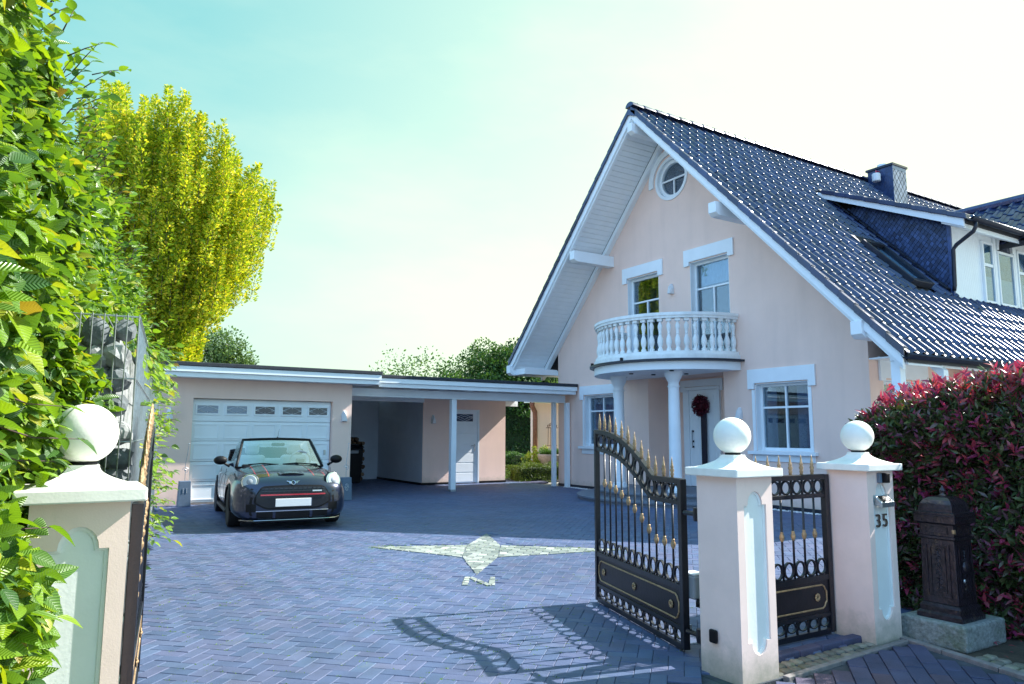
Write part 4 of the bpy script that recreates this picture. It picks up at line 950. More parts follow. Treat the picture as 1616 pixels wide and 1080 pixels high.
# boxes with rods beside the door
def planter(x,y,label,mark):
    t=thing('planter_stand',label,'garden ornament',(x,y,0),0,'blue-grey ornament stands beside the garage door')
    b=MB(); b.prism([(-.115,-.07,0),(.115,-.07,0),(.115,.07,0),(-.115,.07,0)],[(-.10,-.06,.46),(.10,-.06,.46),(.10,.06,.46),(-.10,.06,.46)]); b.build('box','planter',t,local=True,bevel=.008)
    r=MB(); r.tube([(0,0,.44),(.0,0,.62),(-.005,0,.75),(.02,0,.95),(.04,0,1.14)],.005,6)
    ring=[(.05*math.cos(a)+.0,0,.66+.05*math.sin(a)) for a in [i*PI/6 for i in range(-3,7)]]
    r.tube(ring,.004,5); r.build('rod','galv',t,local=True)
    for z,rr,xx in((.66,.022,0),(1.14,.014,.04)):
        k=MB(); k.lathe([(0,-rr),(rr*.7,-rr*.7),(rr,0),(rr*.7,rr*.7),(0,rr)],(xx,0,z),n=10); k.build('rod_ball','marksilver',t,local=True,smooth=True)
    m=MB()
    if mark:
        m.tube([(-.03,-.068,.31),(0,-.068,.335),(.03,-.068,.31),(.02,-.068,.28),(-.02,-.069,.25),(-.03,-.069,.22),(0,-.069,.195),(.03,-.069,.22)],.005,5)
        m.tube([(-.045,-.068,.265),(0,-.068,.31),(.045,-.068,.265),(0,-.069,.22),(-.045,-.068,.265)],.004,5)
    else: 
        for xx in(-.03,.03): m.tube([(xx,-.067,.33),(xx,-.069,.24)],.006,5)
    m.build('emblem','marksilver',t,local=True)
planter(2.02,14.72,'blue-grey box stand with thin metal rod, left of the garage door',False)
planter(5.0,14.45,'blue-grey box stand with thin metal rod and silver emblem, right of the garage door',True)

# ================================================================== CARPORT and SHED
cpt=thing('carport','white framed open carport roof spanning from garage to house','carport',(8.3,15.4,0))
MB().box(11.15,11.20,16.45,21,2.28,2.543).build('shading_fascia','white',cpt); MB().box(5.80,11.20,14.84,21,2.545,2.62).build('roof_cap','felt',cpt,bevel=.01)  # low side board added to trim the sun patch on the shed wall
MB().box(5.82,11.19,14.86,14.93,2.44,2.543).build('fascia_board','white',cpt,bevel=.005)
MB().box(5.84,11.17,14.90,14.95,2.35,2.438).build('fascia_board','white',cpt,bevel=.005)
MB().box(5.78,11.15,14.97,20.9,2.50,2.54).build('roof_soffit','white',cpt)
MB().box(5.26,11.14,15.32,15.46,2.155,2.34).build('beam','white',cpt,bevel=.008)
MB().box(5.26,8.13,17.5,17.62,2.16,2.3).build('beam','white',cpt,bevel=.006)
for i in range(8): x=6.1+i*.68; MB().box(x,x+.08,14.96,20.8,2.345,2.498).build('rafter','white',cpt)
for x,y,w in((7.9,15.39,.065),(10.98,15.62,.05),(11.13,15.24,.055)): MB().box(x-w,x+w,y-w,y+w,.0,2.153 if y<15.5 else 2.34).build('post','white',cpt,bevel=.006)
MB().box(7.83,7.97,15.32,15.46,0,.05).build('post_foot','galv',cpt)
shed=thing('storage_shed','peach storage shed under the carport roof with white panelled door','shed',(9.4,17.6,0))
sw_=MB().box(8.15,10.70,17.60,21,.0,2.33).build('wall','stucco',shed)
cut(sw_,[MB().box(8.95,9.86,17.5,17.75,-.1,2.0).build('cutter','stucco')])
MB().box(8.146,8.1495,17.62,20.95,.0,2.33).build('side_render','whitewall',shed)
MB().box(8.135,10.71,17.588,17.597,0,.06).build('plinth','black',shed) if False else None
MB().box(8.13,8.145,17.59,20.9,0,.06).build('plinth','black',shed); MB().box(8.13,8.95,17.585,17.598,0,.06).build('plinth','black',shed); MB().box(9.87,10.71,17.585,17.598,0,.06).build('plinth','black',shed)
sdr=MB().box(8.99,9.82,17.64,17.68,.02,1.96).build('door','white',shed)
MB().box(8.95,8.99,17.60,17.70,0,2.0).box(9.82,9.86,17.60,17.70,0,2.0).box(8.99,9.82,17.60,17.70,1.96,2.0).build('door_frame','white',shed)
for i in range(6): MB().box(9.02,9.79,17.628,17.6395,.05+i*.26,.05+i*.26+.235).build('door_panel','white',sdr,bevel=.006)
b=MB().box(9.12,9.69,17.62,17.6395,1.66,1.68).box(9.12,9.69,17.62,17.6395,1.88,1.90).box(9.12,9.14,17.62,17.6395,1.68,1.88).box(9.67,9.69,17.62,17.6395,1.68,1.88); f_=b.build('door_window','white',sdr)
MB().box(9.14,9.67,17.630,17.6395,1.68,1.88).build('leaded_pane','leadglass',f_)
b=MB(); xm,zm=9.405,1.78
for (a,c),(e,f) in(((-1,0),(0,1)),((0,1),(1,0)),((1,0),(0,-1)),((0,-1),(-1,0)),((-.45,0),(0,.45)),((0,.45),(.45,0)),((.45,0),(0,-.45)),((0,-.45),(-.45,0)),((-1,.5),(-.5,0)),((1,.5),(.5,0))): b.tube([(xm+a*.26,17.627,zm+c*.1),(xm+e*.26,17.627,zm+f*.1)],.006,5)
b.build('lead_lines','marksilver',f_)
MB().tube([(9.72,17.62,1.02),(9.72,17.58,1.02),(9.60,17.58,1.02)],.012,8).build('door_handle','galv',sdr)
MB().box(9.70,9.74,17.615,17.6395,.86,1.06).build('door_handle','galv',sdr)
TSH=lambda u,v,d:(u,17.6-d,v); wlamp(TSH,8.43,1.72,shed)
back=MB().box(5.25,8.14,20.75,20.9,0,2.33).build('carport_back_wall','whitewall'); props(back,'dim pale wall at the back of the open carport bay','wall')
# firewood and bin
fwd=thing('firewood_stack','stack of split firewood in the dark back of the carport','firewood',(6.5,20.3,0))
for j in range(11):
    for i in range(14):
        if j==10 and random.random()<.5: continue
        r=random.uniform(.05,.075); x=5.6+i*.135+(j%2)*.06; z=.07+j*.11
        k=MB(); pts=[(x+r*math.cos(a)*random.uniform(.8,1.05),z+r*math.sin(a)*random.uniform(.8,1.05)) for a in [2*PI*q/6+j for q in range(6)]]
        k.prism([(a,20.0+random.uniform(0,.05),c) for a,c in pts],[(a,20.6,c) for a,c in pts]); k.build('log','log',fwd)
binn=thing('bin','dark bin with pale lid trim standing before the firewood','bin',(6.75,19.4,0))
MB().prism([(6.5,19.2,0),(7.05,19.2,0),(7.05,19.7,0),(6.5,19.7,0)],[(6.46,19.15,.95),(7.1,19.15,.95),(7.1,19.75,.95),(6.46,19.75,.95)]).build('body','black',binn,bevel=.02)
MB().prism([(6.44,19.12,.955),(7.12,19.12,.955),(7.12,19.77,.955),(6.44,19.77,.955)],[(6.5,19.2,1.03),(7.06,19.2,1.03),(7.06,19.7,1.06),(6.5,19.7,1.06)]).build('lid','black',binn,bevel=.01)
MB().box(6.68,6.95,19.125,19.15,.80,.88).build('emblem','plasticgrey',binn)
# wing of the house beyond the gap
wing=thing('garden_wing','sunlit peach garden wing with rusty downpipe beyond the carport gap','building',(15.5,21,0))
MB().box(13.95,18,21,21.25,0,2.55).build('wall','stucco',wing); MB().box(13.7,18,20.55,21.3,2.42,2.6).build('roof_edge','white',wing,bevel=.01); MB().box(13.65,18,20.5,21.35,2.6,2.66).build('roof_cap','felt',wing)
MB().tube([(13.72,20.8,2.42),(13.75,20.85,2.3),(13.9,20.9,2.1),(13.92,20.92,1.9),(13.92,20.92,0)],.085,10).build('downpipe','rust',wing,smooth=True)
pl=thing('carport_soffit_board','pale board hanging under the carport back edge','board',(10.9,18,2.2)); MB().box(10.72,11.3,17.9,17.96,2.14,2.33).build('board','white',pl)
tr=thing('plant_trellis','thin rusty metal trellis with crown finial against the garden wing','trellis',(14.6,20.8,0))
b=MB()
for x in(-.2,-.07,.07,.2): b.tube([(14.55+x,20.8,.0),(14.55+x*.8,20.8,1.55)],.010,6)
b.tube([(14.35,20.8,.95),(14.75,20.8,.95)],.010,6); b.build('rods','rust',tr)
b=MB()
for k in range(5): b.ring((14.39+k*.08,20.8,1.62+.05*(2-abs(k-2))),.03,.045,-.01,.01,n=10)
b.tube([(14.30,20.8,1.56),(14.80,20.8,1.56)],.012,6); b.build('finial','rust',tr)

# ================================================================== GATE PILLARS
def pillar(x,y,label,kind):
    t=thing('gate_pillar',label,'gate pillar',(x,y,0),0,'peach gate pillars with ball tops'); h=.15
    o=MB().box(-h,h,-h,h,-.02,1.108).build('body','stucco_pillar',t,local=True)
    def shape(w,z0,z1,r,cz0,cz1):
        pts=[(-w,z0),(-r,z0)]; 
        for k in range(1,10): a=PI+PI*k/10; pts.append((r*math.cos(a),z0+ (z0-cz0)*math.sin(a)))
        pts+= [(r,z0),(w,z0),(w,z1),(r,z1)]
        for k in range(1,10): a=PI*k/10; pts.append((r*math.cos(a),z1+(cz1-z1)*math.sin(a)))
        pts+=[(-r,z1),(-w,z1)]; return pts
    A=shape(.093,.205,.952,.062,.132,1.028)
    c=MB().prism([(a,-h-.05,z) for a,z in A],[(a,-h+.022,z) for a,z in A]).build('cutter','stucco'); c.location=(x,y,0)
    bpy.context.view_layer.update(); cut(o,[c])
    A=shape(.0925,.2055,.9515,.0615,.1325,1.0275)
    MB().prism([(a,-h+.0215,z) for a,z in A],[(a,-h+.019,z) for a,z in A]).build('niche_panel','niche',t,local=True)
    # raised rim inside the niche
    A=shape(.0925,.2055,.9515,.0615,.1325,1.0275); B=shape(.08,.215,.942,.05,.146,1.014)
    n=len(A); b=MB(); b.add([(a,-h+.0185,z) for a,z in A]+[(a,-h+.0185,z) for a,z in B]+[(a,-h+.010,z) for a,z in A]+[(a,-h+.013,z) for a,z in B],
      [(i,(i+1)%n,n+(i+1)%n,n+i) for i in range(n)]+[(2*n+i,2*n+(i+1)%n,3*n+(i+1)%n,3*n+i) for i in range(n)]+[(n+i,n+(i+1)%n,3*n+(i+1)%n,3*n+i) for i in range(n)])
    b.build('niche_rim','niche',t,local=True)
    k=.198; MB().box(-k,k,-k,k,1.11,1.157).build('cap','capstone',t,local=True,bevel=.006)
    # concave pyramid
    V=[];F=[];ns=9
    for i in range(ns+1):
        u=i/ns; hw=.05+(.165-.05)*(1-u)**2.1+.0; z=1.157+.075*u**1.0
        V+=[(-hw,-hw,z),(hw,-hw,z),(hw,hw,z),(-hw,hw,z)]
    for i in range(ns):
        for q in range(4): F.append((4*i+q,4*i+(q+1)%4,4*i+4+(q+1)%4,4*i+4+q))
    F.append((4*ns,4*ns+1,4*ns+2,4*ns+3)); o2=MB().add(V,F).build('cap_neck','capstone',t,local=True,auto=35)
    MB().lathe([(.0,1.231),(.045,1.231),(.045,1.243),(0,1.243)],n=20).build('ball_collar','black',t,local=True)
    rb=.108; cz=1.344
    pr=[(0,cz-rb)]+[(rb*math.cos(a),cz+rb*math.sin(a)) for a in [-PI/2+PI*i/20 for i in range(1,20)]]+[(0,cz+rb)]
    MB().lathe(pr,n=36).build('ball','capstone',t,local=True,smooth=True)
    return t
p_l=pillar(.08,3.08,'peach gate pillar left of the driveway, half covered by hornbeam leaves',0)
p_m=pillar(3.40,2.995,'peach gate pillar between the open driveway gate and the small garden gate',1)
p_r=pillar(4.765,3.075,'peach gate pillar carrying the house number 35 beside the mailbox',2)
# number, solar lamp, camera
def text(name,s,size,par,loc,rot,mat,ext=.003):
    cu=bpy.data.curves.new(name,'FONT'); cu.body=s; cu.size=size; cu.extrude=ext; cu.align_x='CENTER'; cu.space_character=1.05
    o=bpy.data.objects.new(name,cu); COL.objects.link(o); dg=bpy.context.evaluated_depsgraph_get(); dg.update()
    me=bpy.data.meshes.new_from_object(o.evaluated_get(dg)); bpy.data.objects.remove(o,do_unlink=True); bpy.data.curves.remove(cu)
    me.materials.clear(); me.materials.append(MT[mat]); q=bpy.data.objects.new(name,me); COL.objects.link(q); q.parent=par; q.location=loc; q.rotation_euler=rot; return q
for ch_,dx in(('3',-.032),('5',.046)): text('house_numeral',ch_,.125,p_r,(dx,-.142,.735),(PI/2,0,0),'numeral',.004)
b=MB(); b.prism([(-.075,-.150,.885),(.075,-.150,.885),(.075,-.20,.87),(-.075,-.20,.87)],[(-.075,-.150,.945),(.075,-.150,.945),(.075,-.20,.90),(-.075,-.20,.90)]); sla=b.build('solar_lamp','galv',p_r,local=True,bevel=.004)
MB().prism([(-.045,-.158,.9395),(.045,-.158,.9395),(.045,-.192,.909),(-.045,-.192,.909)],[(-.045,-.156,.943),(.045,-.156,.943),(.045,-.194,.912),(-.045,-.194,.912)]).build('solar_cell','black',sla,local=True)
MB().box(-.012,.03,-.205,-.152,1.03,1.095).build('door_camera','black',p_r,local=True,bevel=.006)
MB().box(-.04,-.014,-.175,-.152,1.03,1.095).build('camera_bracket','planter',p_r,local=True,bevel=.003)
sb=MB().box(-.175,-.152,.012,.068,.175,.25).build('light_sensor','black',p_m,local=True,bevel=.01)
MB().box(-.16,-.151,.02,.06,.185,.24).build('sensor_back','black',p_m,local=True)

# ================================================================== GATES (local: x along leaf from hinge, y thickness, z up)
def finial(b,x,z,s=1.0):
    b.lathe([(0,z-.012),(.012*s,z-.01),(.010*s,z+.01*s),(.014*s,z+.018*s),(.010*s,z+.03*s),(.016*s,z+.045*s),(.009*s,z+.058*s),(.013*s,z+.066*s),(.009*s,z+.075*s),(.0035*s,z+.115*s),(.0,z+.135*s)],(x,0,0),n=8)
def knot(b,x,z):
    b.lathe([(0,z-.032),(.009,z-.03),(.011,z-.024),(.0165,z-.010),(.0165,z+.006),(.010,z+.018),(.012,z+.026),(.009,z+.032),(0,z+.034)],(x,0,0),n=10)
def rosette(x,z,par):
    t=MB()
    for k in range(8):
        a=2*PI*k/8; t.lathe([(0,-.006),(.011,-.004),(.011,.0),(.0,.006)],(x+.017*math.cos(a),-.016,z+.017*math.sin(a)),n=8,ax='y')
    t.lathe([(0,-.01),(.010,-.006),(.010,.0),(0,.004)],(x,-.018,z),n=10,ax='y')
    t.add([],[]); o=t.build('rosette','gold',par,local=True,smooth=True)
    t=MB()
    for k in range(8):
        a=2*PI*k/8; t.lathe([(0,-.006),(.011,-.004),(.011,.0),(.0,.006)],(x+.017*math.cos(a),.016,z+.017*math.sin(a)),n=8,ax='y')
    t.build('rosette','gold',par,local=True,smooth=True)
def rail(b,pts,hh,th=.02):
    # sweep a rectangular bar along points in xz
    P=[Vector((p[0],0,p[1])) for p in pts]; V=[];F=[]
    for i,p in enumerate(P):
        d=(P[min(i+1,len(P)-1)]-P[max(i-1,0)]).normalized(); n=Vector((-d.z,0,d.x)); 
        V+=[tuple(p+n*hh+Vector((0,-th,0))),tuple(p+n*hh+Vector((0,th,0))),tuple(p-n*hh+Vector((0,th,0))),tuple(p-n*hh+Vector((0,-th,0)))]
    for i in range(len(P)-1):
        for q in range(4): F.append((4*i+q,4*i+(q+1)%4,4*i+4+(q+1)%4,4*i+4+q))
    F+=[(0,1,2,3),(4*len(P)-1,4*len(P)-2,4*len(P)-3,4*len(P)-4)]
    b.add(V,F)
def interp(pts,x):
    for (a,za),(c,zc) in zip(pts,pts[1:]):
        if a<=x<=c: return za+(zc-za)*(x-a)/(c-a)
    return pts[-1][1] if x>pts[-1][0] else pts[0][1]
def gate(name,label,cat,L,top,second,xs,knots,loc,rz,npan,nring,group=None,tipx=None):
    t=thing(name,label,cat,loc,rz,group)
    MB().box(0,.045,-.022,.022,.02,top[0][1]).build('stile','iron',t,local=True,bevel=.003)
    MB().box(L-.035,L,-.02,.02,.02,top[-1][1]-.002).build('stile','iron',t,local=True,bevel=.003)
    def inset(pts,a,c):
        q=[(a,interp(pts,a))]+[p for p in pts if a<p[0]<c]+[(c,interp(pts,c))]; return q
    def dense(q):
        o=[]
        for (a,za),(c,zc) in zip(q,q[1:]):
            for k in range(4): o.append((a+(c-a)*k/4,za+(zc-za)*k/4))
        o.append(q[-1]); return o
    b=MB(); rail(b,[(x,z-.016) for x,z in inset(top,.045,L-.035)],.018); b.build('top_rail','iron',t,local=True,bevel=.003)
    b=MB(); rail(b,inset(second,.045,L-.035),.014,.014); b.build('ring_rail','iron',t,local=True,bevel=.002)
    for z,hh in((.385,.018),(.142,.013),(.028,.018)):
        b=MB(); rail(b,[(.045,z),(L-.035,z)],hh,.016); b.build('cross_rail','iron',t,local=True,bevel=.002)
    b=MB(); rail(b,[(.045,.515),(L-.035,.515)],.006,.008)
    # panel
    pn=MB().box(.046,L-.036,-.008,.008,.157,.366).build('panel','ironpanel',t,local=True)
    x0,x1,z0,z1=.075,L-.065,.185,.338; c=.022
    for sy in(-1,1):
        pts=[(x0,z0+2*c),(x0,z1-2*c),(x0+c*.6,z1-1.4*c),(x0+c,z1-c*.6),(x0+2*c,z1),(x1-2*c,z1),(x1-c,z1-c*.6),(x1-c*.6,z1-1.4*c),(x1,z1-2*c),(x1,z0+2*c),(x1-c*.6,z0+1.4*c),(x1-c,z0+c*.6),(x1-2*c,z0),(x0+2*c,z0),(x0+c,z0+c*.6),(x0+c*.6,z0+1.4*c),(x0,z0+2*c)]
        MB().tube([(a,sy*.010,q) for a,q in pts],.0065,6,cap=False).build('gold_border','gold',pn,local=True,smooth=True)
    for k in range(npan):
        rosette(x0+.10+(x1-x0-.2)*(k/(npan-1) if npan>1 else .5),(z0+z1)/2,pn)
    # bars with knots and finials
    for x,kz in zip(xs,knots):
        zs=interp(second,x)
        MB().tube([(x,0,.40),(x,0,zs)],.0075,8).build('bar','iron',t,local=True,smooth=True)
        if kz:
            b=MB(); knot(b,x,kz); b.build('gold_knot','gold',t,local=True,smooth=True)
        MB().box(x-.006,x+.006,-.006,.006,zs,interp(top,x)-.03).build('ring_spacer','iron',t,local=True)
        MB().box(x-.006,x+.006,-.006,.006,.04,.142).build('ring_spacer','iron',t,local=True)
    for x in (tipx or xs):
        b=MB(); finial(b,x,interp(top,x)+.004); b.build('spear_finial','gold',t,local=True,smooth=True)
    # rings
    xb=[.045]+list(xs)+[L-.035]; xb.sort()
    for a,c in zip(xb,xb[1:]):
        m=(a+c)/2; w=(c-a)/2-.006
        zt_,zb_=interp(top,m)-.034,interp(second,m)+.014; hh=(zt_-zb_)/2
        for zc,hv in(((zt_+zb_)/2,hh),(.458,.056),(.0945,.0345)):
            b=MB(); b.ring((m,0,zc),1-.008/w if w>.02 else .8,1,-.007,.007,n=20,sx=w,sz=hv) if False else b.ring((m,0,zc),.80,1.0,-.008,.008,n=22,sx=w,sz=hv)
            b.build('ring','iron',t,local=True,smooth=False)
    return t
TOP=[(0,1.067),(.385,1.067),(.42,1.072),(.52,1.132),(.623,1.192),(.73,1.245),(.829,1.286),(.94,1.322),(1.053,1.349),(1.17,1.368),(1.28,1.38),(1.445,1.386)]
SEC=[(0,.913),(.41,.913),(.45,.92),(.52,.955),(.591,.995),(.67,1.042),(.751,1.083),(.86,1.13),(.967,1.166),(1.08,1.19),(1.202,1.208),(1.445,1.232)]
XS=[.152,.27,.387,.496,.605,.72,.828,.945,1.054,1.162,1.27]
KN=[.642,.645,.64,.694,.757,.81,.855,.894,.923,.947,.956]
TIP=[.144,.261,.379,.486,.593,.706,.815,.929,1.044,1.154,1.258,1.361]
az=math.atan2(1.389,.397)
gm=gate('driveway_gate','black iron gate leaf with gold spears standing open beside the middle pillar','gate',1.445,TOP,SEC,XS,KN,(3.404,3.409,0),az,3,12,'black iron driveway gate leaves',TIP)
azl=math.atan2(1.0,.10)
gl=gate('driveway_gate','black iron gate leaf swung open against the stone-filled wall at left, edge-on','gate',1.445,TOP,SEC,XS,KN,(.285,3.30,0),R(83.3),3,12,'black iron driveway gate leaves',TIP)
XP=[.17+.1155*k-.0 for k in range(-0,7)]; XP=[.115*k+.155 for k in range(7)]
gate('garden_gate','narrow black iron garden gate with gold spears between middle and right pillars','gate',1.04,[(0,1.078),(1.04,1.078)],[(0,.935),(1.04,.935)],XP,[.68]*7,(4.600,3.22,0),PI,2,8)
# hinges, motor and sticker (parts of the middle leaf)
hz=thing('gate_motor','grey box motor with black arm hanging behind the gate hinge','motor',(3.45,3.35,0),0)
MB().box(3.43,3.54,3.36,3.48,.325,.47).build('housing','plasticgrey',hz,bevel=.012); MB().box(3.435,3.535,3.365,3.475,.4705,.482).build('lid','white',hz,bevel=.004)
MB().tube([(3.44,3.36,.31),(3.50,3.30,.30),(3.52,3.22,.29),(3.5,3.15,.29)],[.025,.03,.022,.02],10).build('arm','black',hz,smooth=True)
MB().tube([(3.50,3.22,.29),(3.47,3.2,.2),(3.50,3.19,.13),(3.46,3.18,.08)],.006,6).build('cable','black',hz,smooth=True)
for z in(.14,.86):
    h_=MB().box(3.33,3.45,3.147,3.165,z-.05,z+.05).build('hinge','galv',p_m,bevel=.004)
    MB().lathe([(0,z-.04),(.03,z-.04),(.034,z),(.03,z+.04),(0,z+.04)],(3.385,3.27,0),n=12).build('knuckle','iron',h_,smooth=False)
    MB().tube([(3.385,3.165,z),(3.385,3.28,z)],.018,8).build('pin','galv',h_)
    MB().tube([(3.385,3.28,z),(3.395,3.395,z)],.016,8).build('pin','iron',h_)
MB().box(.06,.10,-.0125,-.0085,.06,.13).build('sticker','sticker',gm,local=True,bevel=.003)
MB().box(.0,.05,-.035,-.0225,.11,.17).build('hinge_plate','galv',gm,local=True)

# ================================================================== MAILBOX on granite
gr=MB().box(4.985,5.50,2.545,2.985,-.03,.135).build('granite_block','granite',bevel=.018,seg=3)
props(gr,'rough mossy granite block under the antique mailbox','stone')
mbx=thing('mailbox','ornate dark bronze pillar mailbox standing on a granite block','mailbox',(5.20,2.745,.135))
mbx.scale=(.90,.90,1.03)
def fr4(b,w0,w1,z0,z1,d=1.0): b.prism([(-w0,-w0*d,z0),(w0,-w0*d,z0),(w0,w0*d,z0),(-w0,w0*d,z0)],[(-w1,-w1*d,z1),(w1,-w1*d,z1),(w1,w1*d,z1),(-w1,w1*d,z1)])
b=MB(); fr4(b,.165,.165,0,.03); fr4(b,.165,.148,.03,.045); fr4(b,.148,.148,.045,.075); fr4(b,.148,.132,.075,.095); b.build('base','bronze',mbx,local=True,bevel=.003)
bd=MB(); fr4(bd,.130,.122,.095,.505); bd=bd.build('body','bronze',mbx,local=True,bevel=.004)
b=MB(); fr4(b,.132,.137,.505,.515); fr4(b,.137,.137,.515,.525); fr4(b,.124,.124,.525,.60); fr4(b,.128,.14,.60,.612); b.build('collar','bronze',mbx,local=True,bevel=.002)
b=MB(); fr4(b,.152,.152,.612,.655); fr4(b,.158,.158,.655,.662); b.build('cornice','bronze',mbx,local=True,bevel=.002)
b=MB(); 
prf=[(.150,.662),(.150,.675),(.128,.682),(.126,.70),(.118,.73),(.10,.755),(.07,.772),(.03,.78)]
for (w0,z0),(w1,z1) in zip(prf,prf[1:]): fr4(b,w0,w1,z0,z1)
b.build('roof','bronze',mbx,local=True,bevel=.002)
MB().lathe([(0,.775),(.03,.778),(.024,.79),(.012,.795),(.02,.805),(.024,.815),(.018,.826),(.008,.834),(.006,.845),(0,.85)],n=12).build('finial','bronze',mbx,local=True,smooth=True)
def frame(b,ax,s,u0,u1,z0,z1,o_,t=.008,d=.006):
    for a,c,e,f in((u0,u1,z0,z0+t),(u0,u1,z1-t,z1),(u0,u0+t,z0+t,z1-t),(u1-t,u1,z0+t,z1-t)):
        if ax=='x': b.box(min(s*o_,s*(o_+d)),max(s*o_,s*(o_+d)),a,c,e,f)
        else: b.box(a,c,min(s*o_,s*(o_+d)),max(s*o_,s*(o_+d)),e,f)
for ax in('x','y'):
    b=MB(); frame(b,ax,-1,-.085,.085,.14,.475,.128); frame(b,ax,-1,-.055,.055,.165,.455,.128,.005); frame(b,ax,-1,-.08,.08,.54,.585,.124,.005)
    b.build('panel_frame','bronze',mbx,local=True)
    # scroll relief
    b=MB()
    for k in range(9):
        z=.19+k*.03
        pts=[(( .022 if k%2 else -.022)*math.cos(a)*(1-a/8),z+.014*math.sin(a)*(1-a/8)) for a in [i*.6 for i in range(9)]]
        b.tube([((-.128 if ax=='x' else p[0]),(p[0] if ax=='x' else -.128),p[1]) for p in pts],.0035,5)
    b.tube([((-.128,.0,.18) if ax=='x' else (.0,-.128,.18)),((-.126,0,.45) if ax=='x' else (0,-.126,.45))],.004,5)
    b.build('scroll_relief','bronze',mbx,local=True,smooth=True)
    b=MB()
    for k in range(16):
        u=-.135+k*.018; b.ring((0,0,0),.004,.0075,0,.004,n=8) if False else None
        c0=(-.153,u,.634) if ax=='x' else (u,-.153,.634)
        b.lathe([(0,-.004),(.008,-.003),(.005,.0),(0,.0)],c0,n=6,ax=ax)
    b.build('cornice_beads','bronze',mbx,local=True)
b=MB(); b.lathe([(0,-.02),(.035,-.015),(.045,-.004),(.045,0)],(.0,-.128,.33),n=14,ax='y'); b.build('medallion','bronze',mbx,local=True,smooth=True)
MB().lathe([(0,-.012),(.012,-.010),(.012,0),(0,0)],(-.04,-.130,.25),n=10,ax='y').build('lock','marksilver',mbx,local=True,smooth=True)
MB().box(-.136,-.118,-.136,-.118,.55,.575).build('latch','gold',mbx,local=True)

# ================================================================== GABION WALL
gab=thing('gabion_wall','tall wire gabion wall filled with grey rocks beside the driveway','wall',(.3,4.25,0))
gdir=Vector((.118,1,0)).normalized(); gn=Vector((gdir.y,-gdir.x,0)) # gn points to the driveway (+x)
G0=Vector((.295,4.25,0)); GL=8.6; GT=.30; GH=1.95
def gp(s,w,z): return tuple(G0+gdir*s-gn*w+Vector((0,0,z)))
sv=MB(gp).box(.06,GL-.05,.07,GT-.04,0,GH-.1).build('rock_core','stone_gab',gab)
icm=[]
for q in range(5):
    b=bmesh.new(); bmesh.ops.create_icosphere(b,subdivisions=2,radius=1)
    for v in b.verts: v.co*=random.uniform(.82,1.12)
    for v in b.verts: v.co=Vector([max(-.85,min(.85,c)) for c in v.co])
    me=bpy.data.meshes.new('rock'); b.to_mesh(me); b.free(); me.materials.append(MT['stone_gab']); icm.append(me)
cntr=0
def rock(s,w,z,r):
    global cntr
    o=inst('rock',random.choice(icm),gab,Vector(gp(s,w,z))-gab.location,(random.uniform(0,6),random.uniform(0,6),random.uniform(0,6)),(r*random.uniform(.9,1.3),r*random.uniform(.8,1.1),r*random.uniform(.7,1))); cntr+=1
z=.06
while z<GH+.02:
    w=.06
    while w<GT: rock(.05+random.uniform(0,.02),w+random.uniform(-.02,.02),z+random.uniform(-.02,.02),random.uniform(.062,.085)); w+=.12
    s=.2
    while s<GL:
        if cntr<298: rock(s,.06+random.uniform(-.01,.01),z+random.uniform(-.02,.02),random.uniform(.075,.1))
        s+=.15 if s<2.5 else .24
    z+=.13
rest_r=MB()
for k in range(420):
    s=random.uniform(2,GL); z=random.uniform(.05,GH); r=random.uniform(.07,.1); c=gp(s,.07,z); rest_r.add([(c[0]+v.x*r,c[1]+v.y*r*1.2,c[2]+v.z*r*.9) for v in iv],ifc)
rest_r.build('rock_fill','stone_gab',gab,kind='stuff',recalc=False)
b=MB(gp)
for s in (0,-.012):
    pass
wz=[.0,.325,.65,.975,1.3,1.625,1.95]
wires=MB()
for z in wz:
    wires.tube([gp(-.02,-.02,z),gp(-.02,GT,z)],.0045,6); wires.tube([gp(-.02,-.024,z),gp(GL,-.024,z)],.0045,6)
for k in range(7): w=-.02+k*(GT+.02)/6; wires.tube([gp(-.026,w,0),gp(-.026,w,GH+.01)],.0035,6)
wires.build('wire_mesh','galv',gab)
wires=MB()
for k in range(int(GL/.1)): wires.tube([gp(k*.1,-.018,0),gp(k*.1,-.018,GH)],.003,4)
for k in range(9): wires.tube([gp(-.026,GT*k/8-.02,GH),gp(2.5,GT*k/8-.02,GH)],.003,4)
wires.build('wire_verticals','galv',gab)

# ================================================================== LEFT HORNBEAM HEDGE
hedge=thing('hornbeam_hedge','tall leafy bright green hornbeam hedge filling the left edge, overhanging the pillar','hedge',(-.6,4,0))
def hx(y): return -.12+.125*(y-2.7)
# dark core
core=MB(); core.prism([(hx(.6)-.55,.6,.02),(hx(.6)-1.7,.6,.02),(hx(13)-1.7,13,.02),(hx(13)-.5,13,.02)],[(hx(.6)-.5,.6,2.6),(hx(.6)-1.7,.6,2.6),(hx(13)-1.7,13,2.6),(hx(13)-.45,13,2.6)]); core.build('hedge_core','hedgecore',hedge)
def hedge_pts(n,y0,y1,z0,z1,dens=1):
    y=y0+(y1-y0)*RNG.uniform(0,1,n)**1.25; z=RNG.uniform(z0,z1,n)
    bump=.09*np.sin(y*5.3+z*3.1)+.07*np.sin(z*6.7-y*2.3+1)+.05*np.sin(y*11+z*9)
    dep=np.abs(RNG.normal(0,.12,n))
    topr=np.clip((z-(z1-.35))/.35,0,1)**2*.16
    x=-.12+.125*(y-2.7)+bump-dep-topr-.03
    x+=np.clip((3.0-y)/.5,0,1)*np.clip((1.3-z)/.2,0,1)*.07-np.clip((z-1.4)/.8,0,1)*.09
    return np.column_stack([x,y,z])
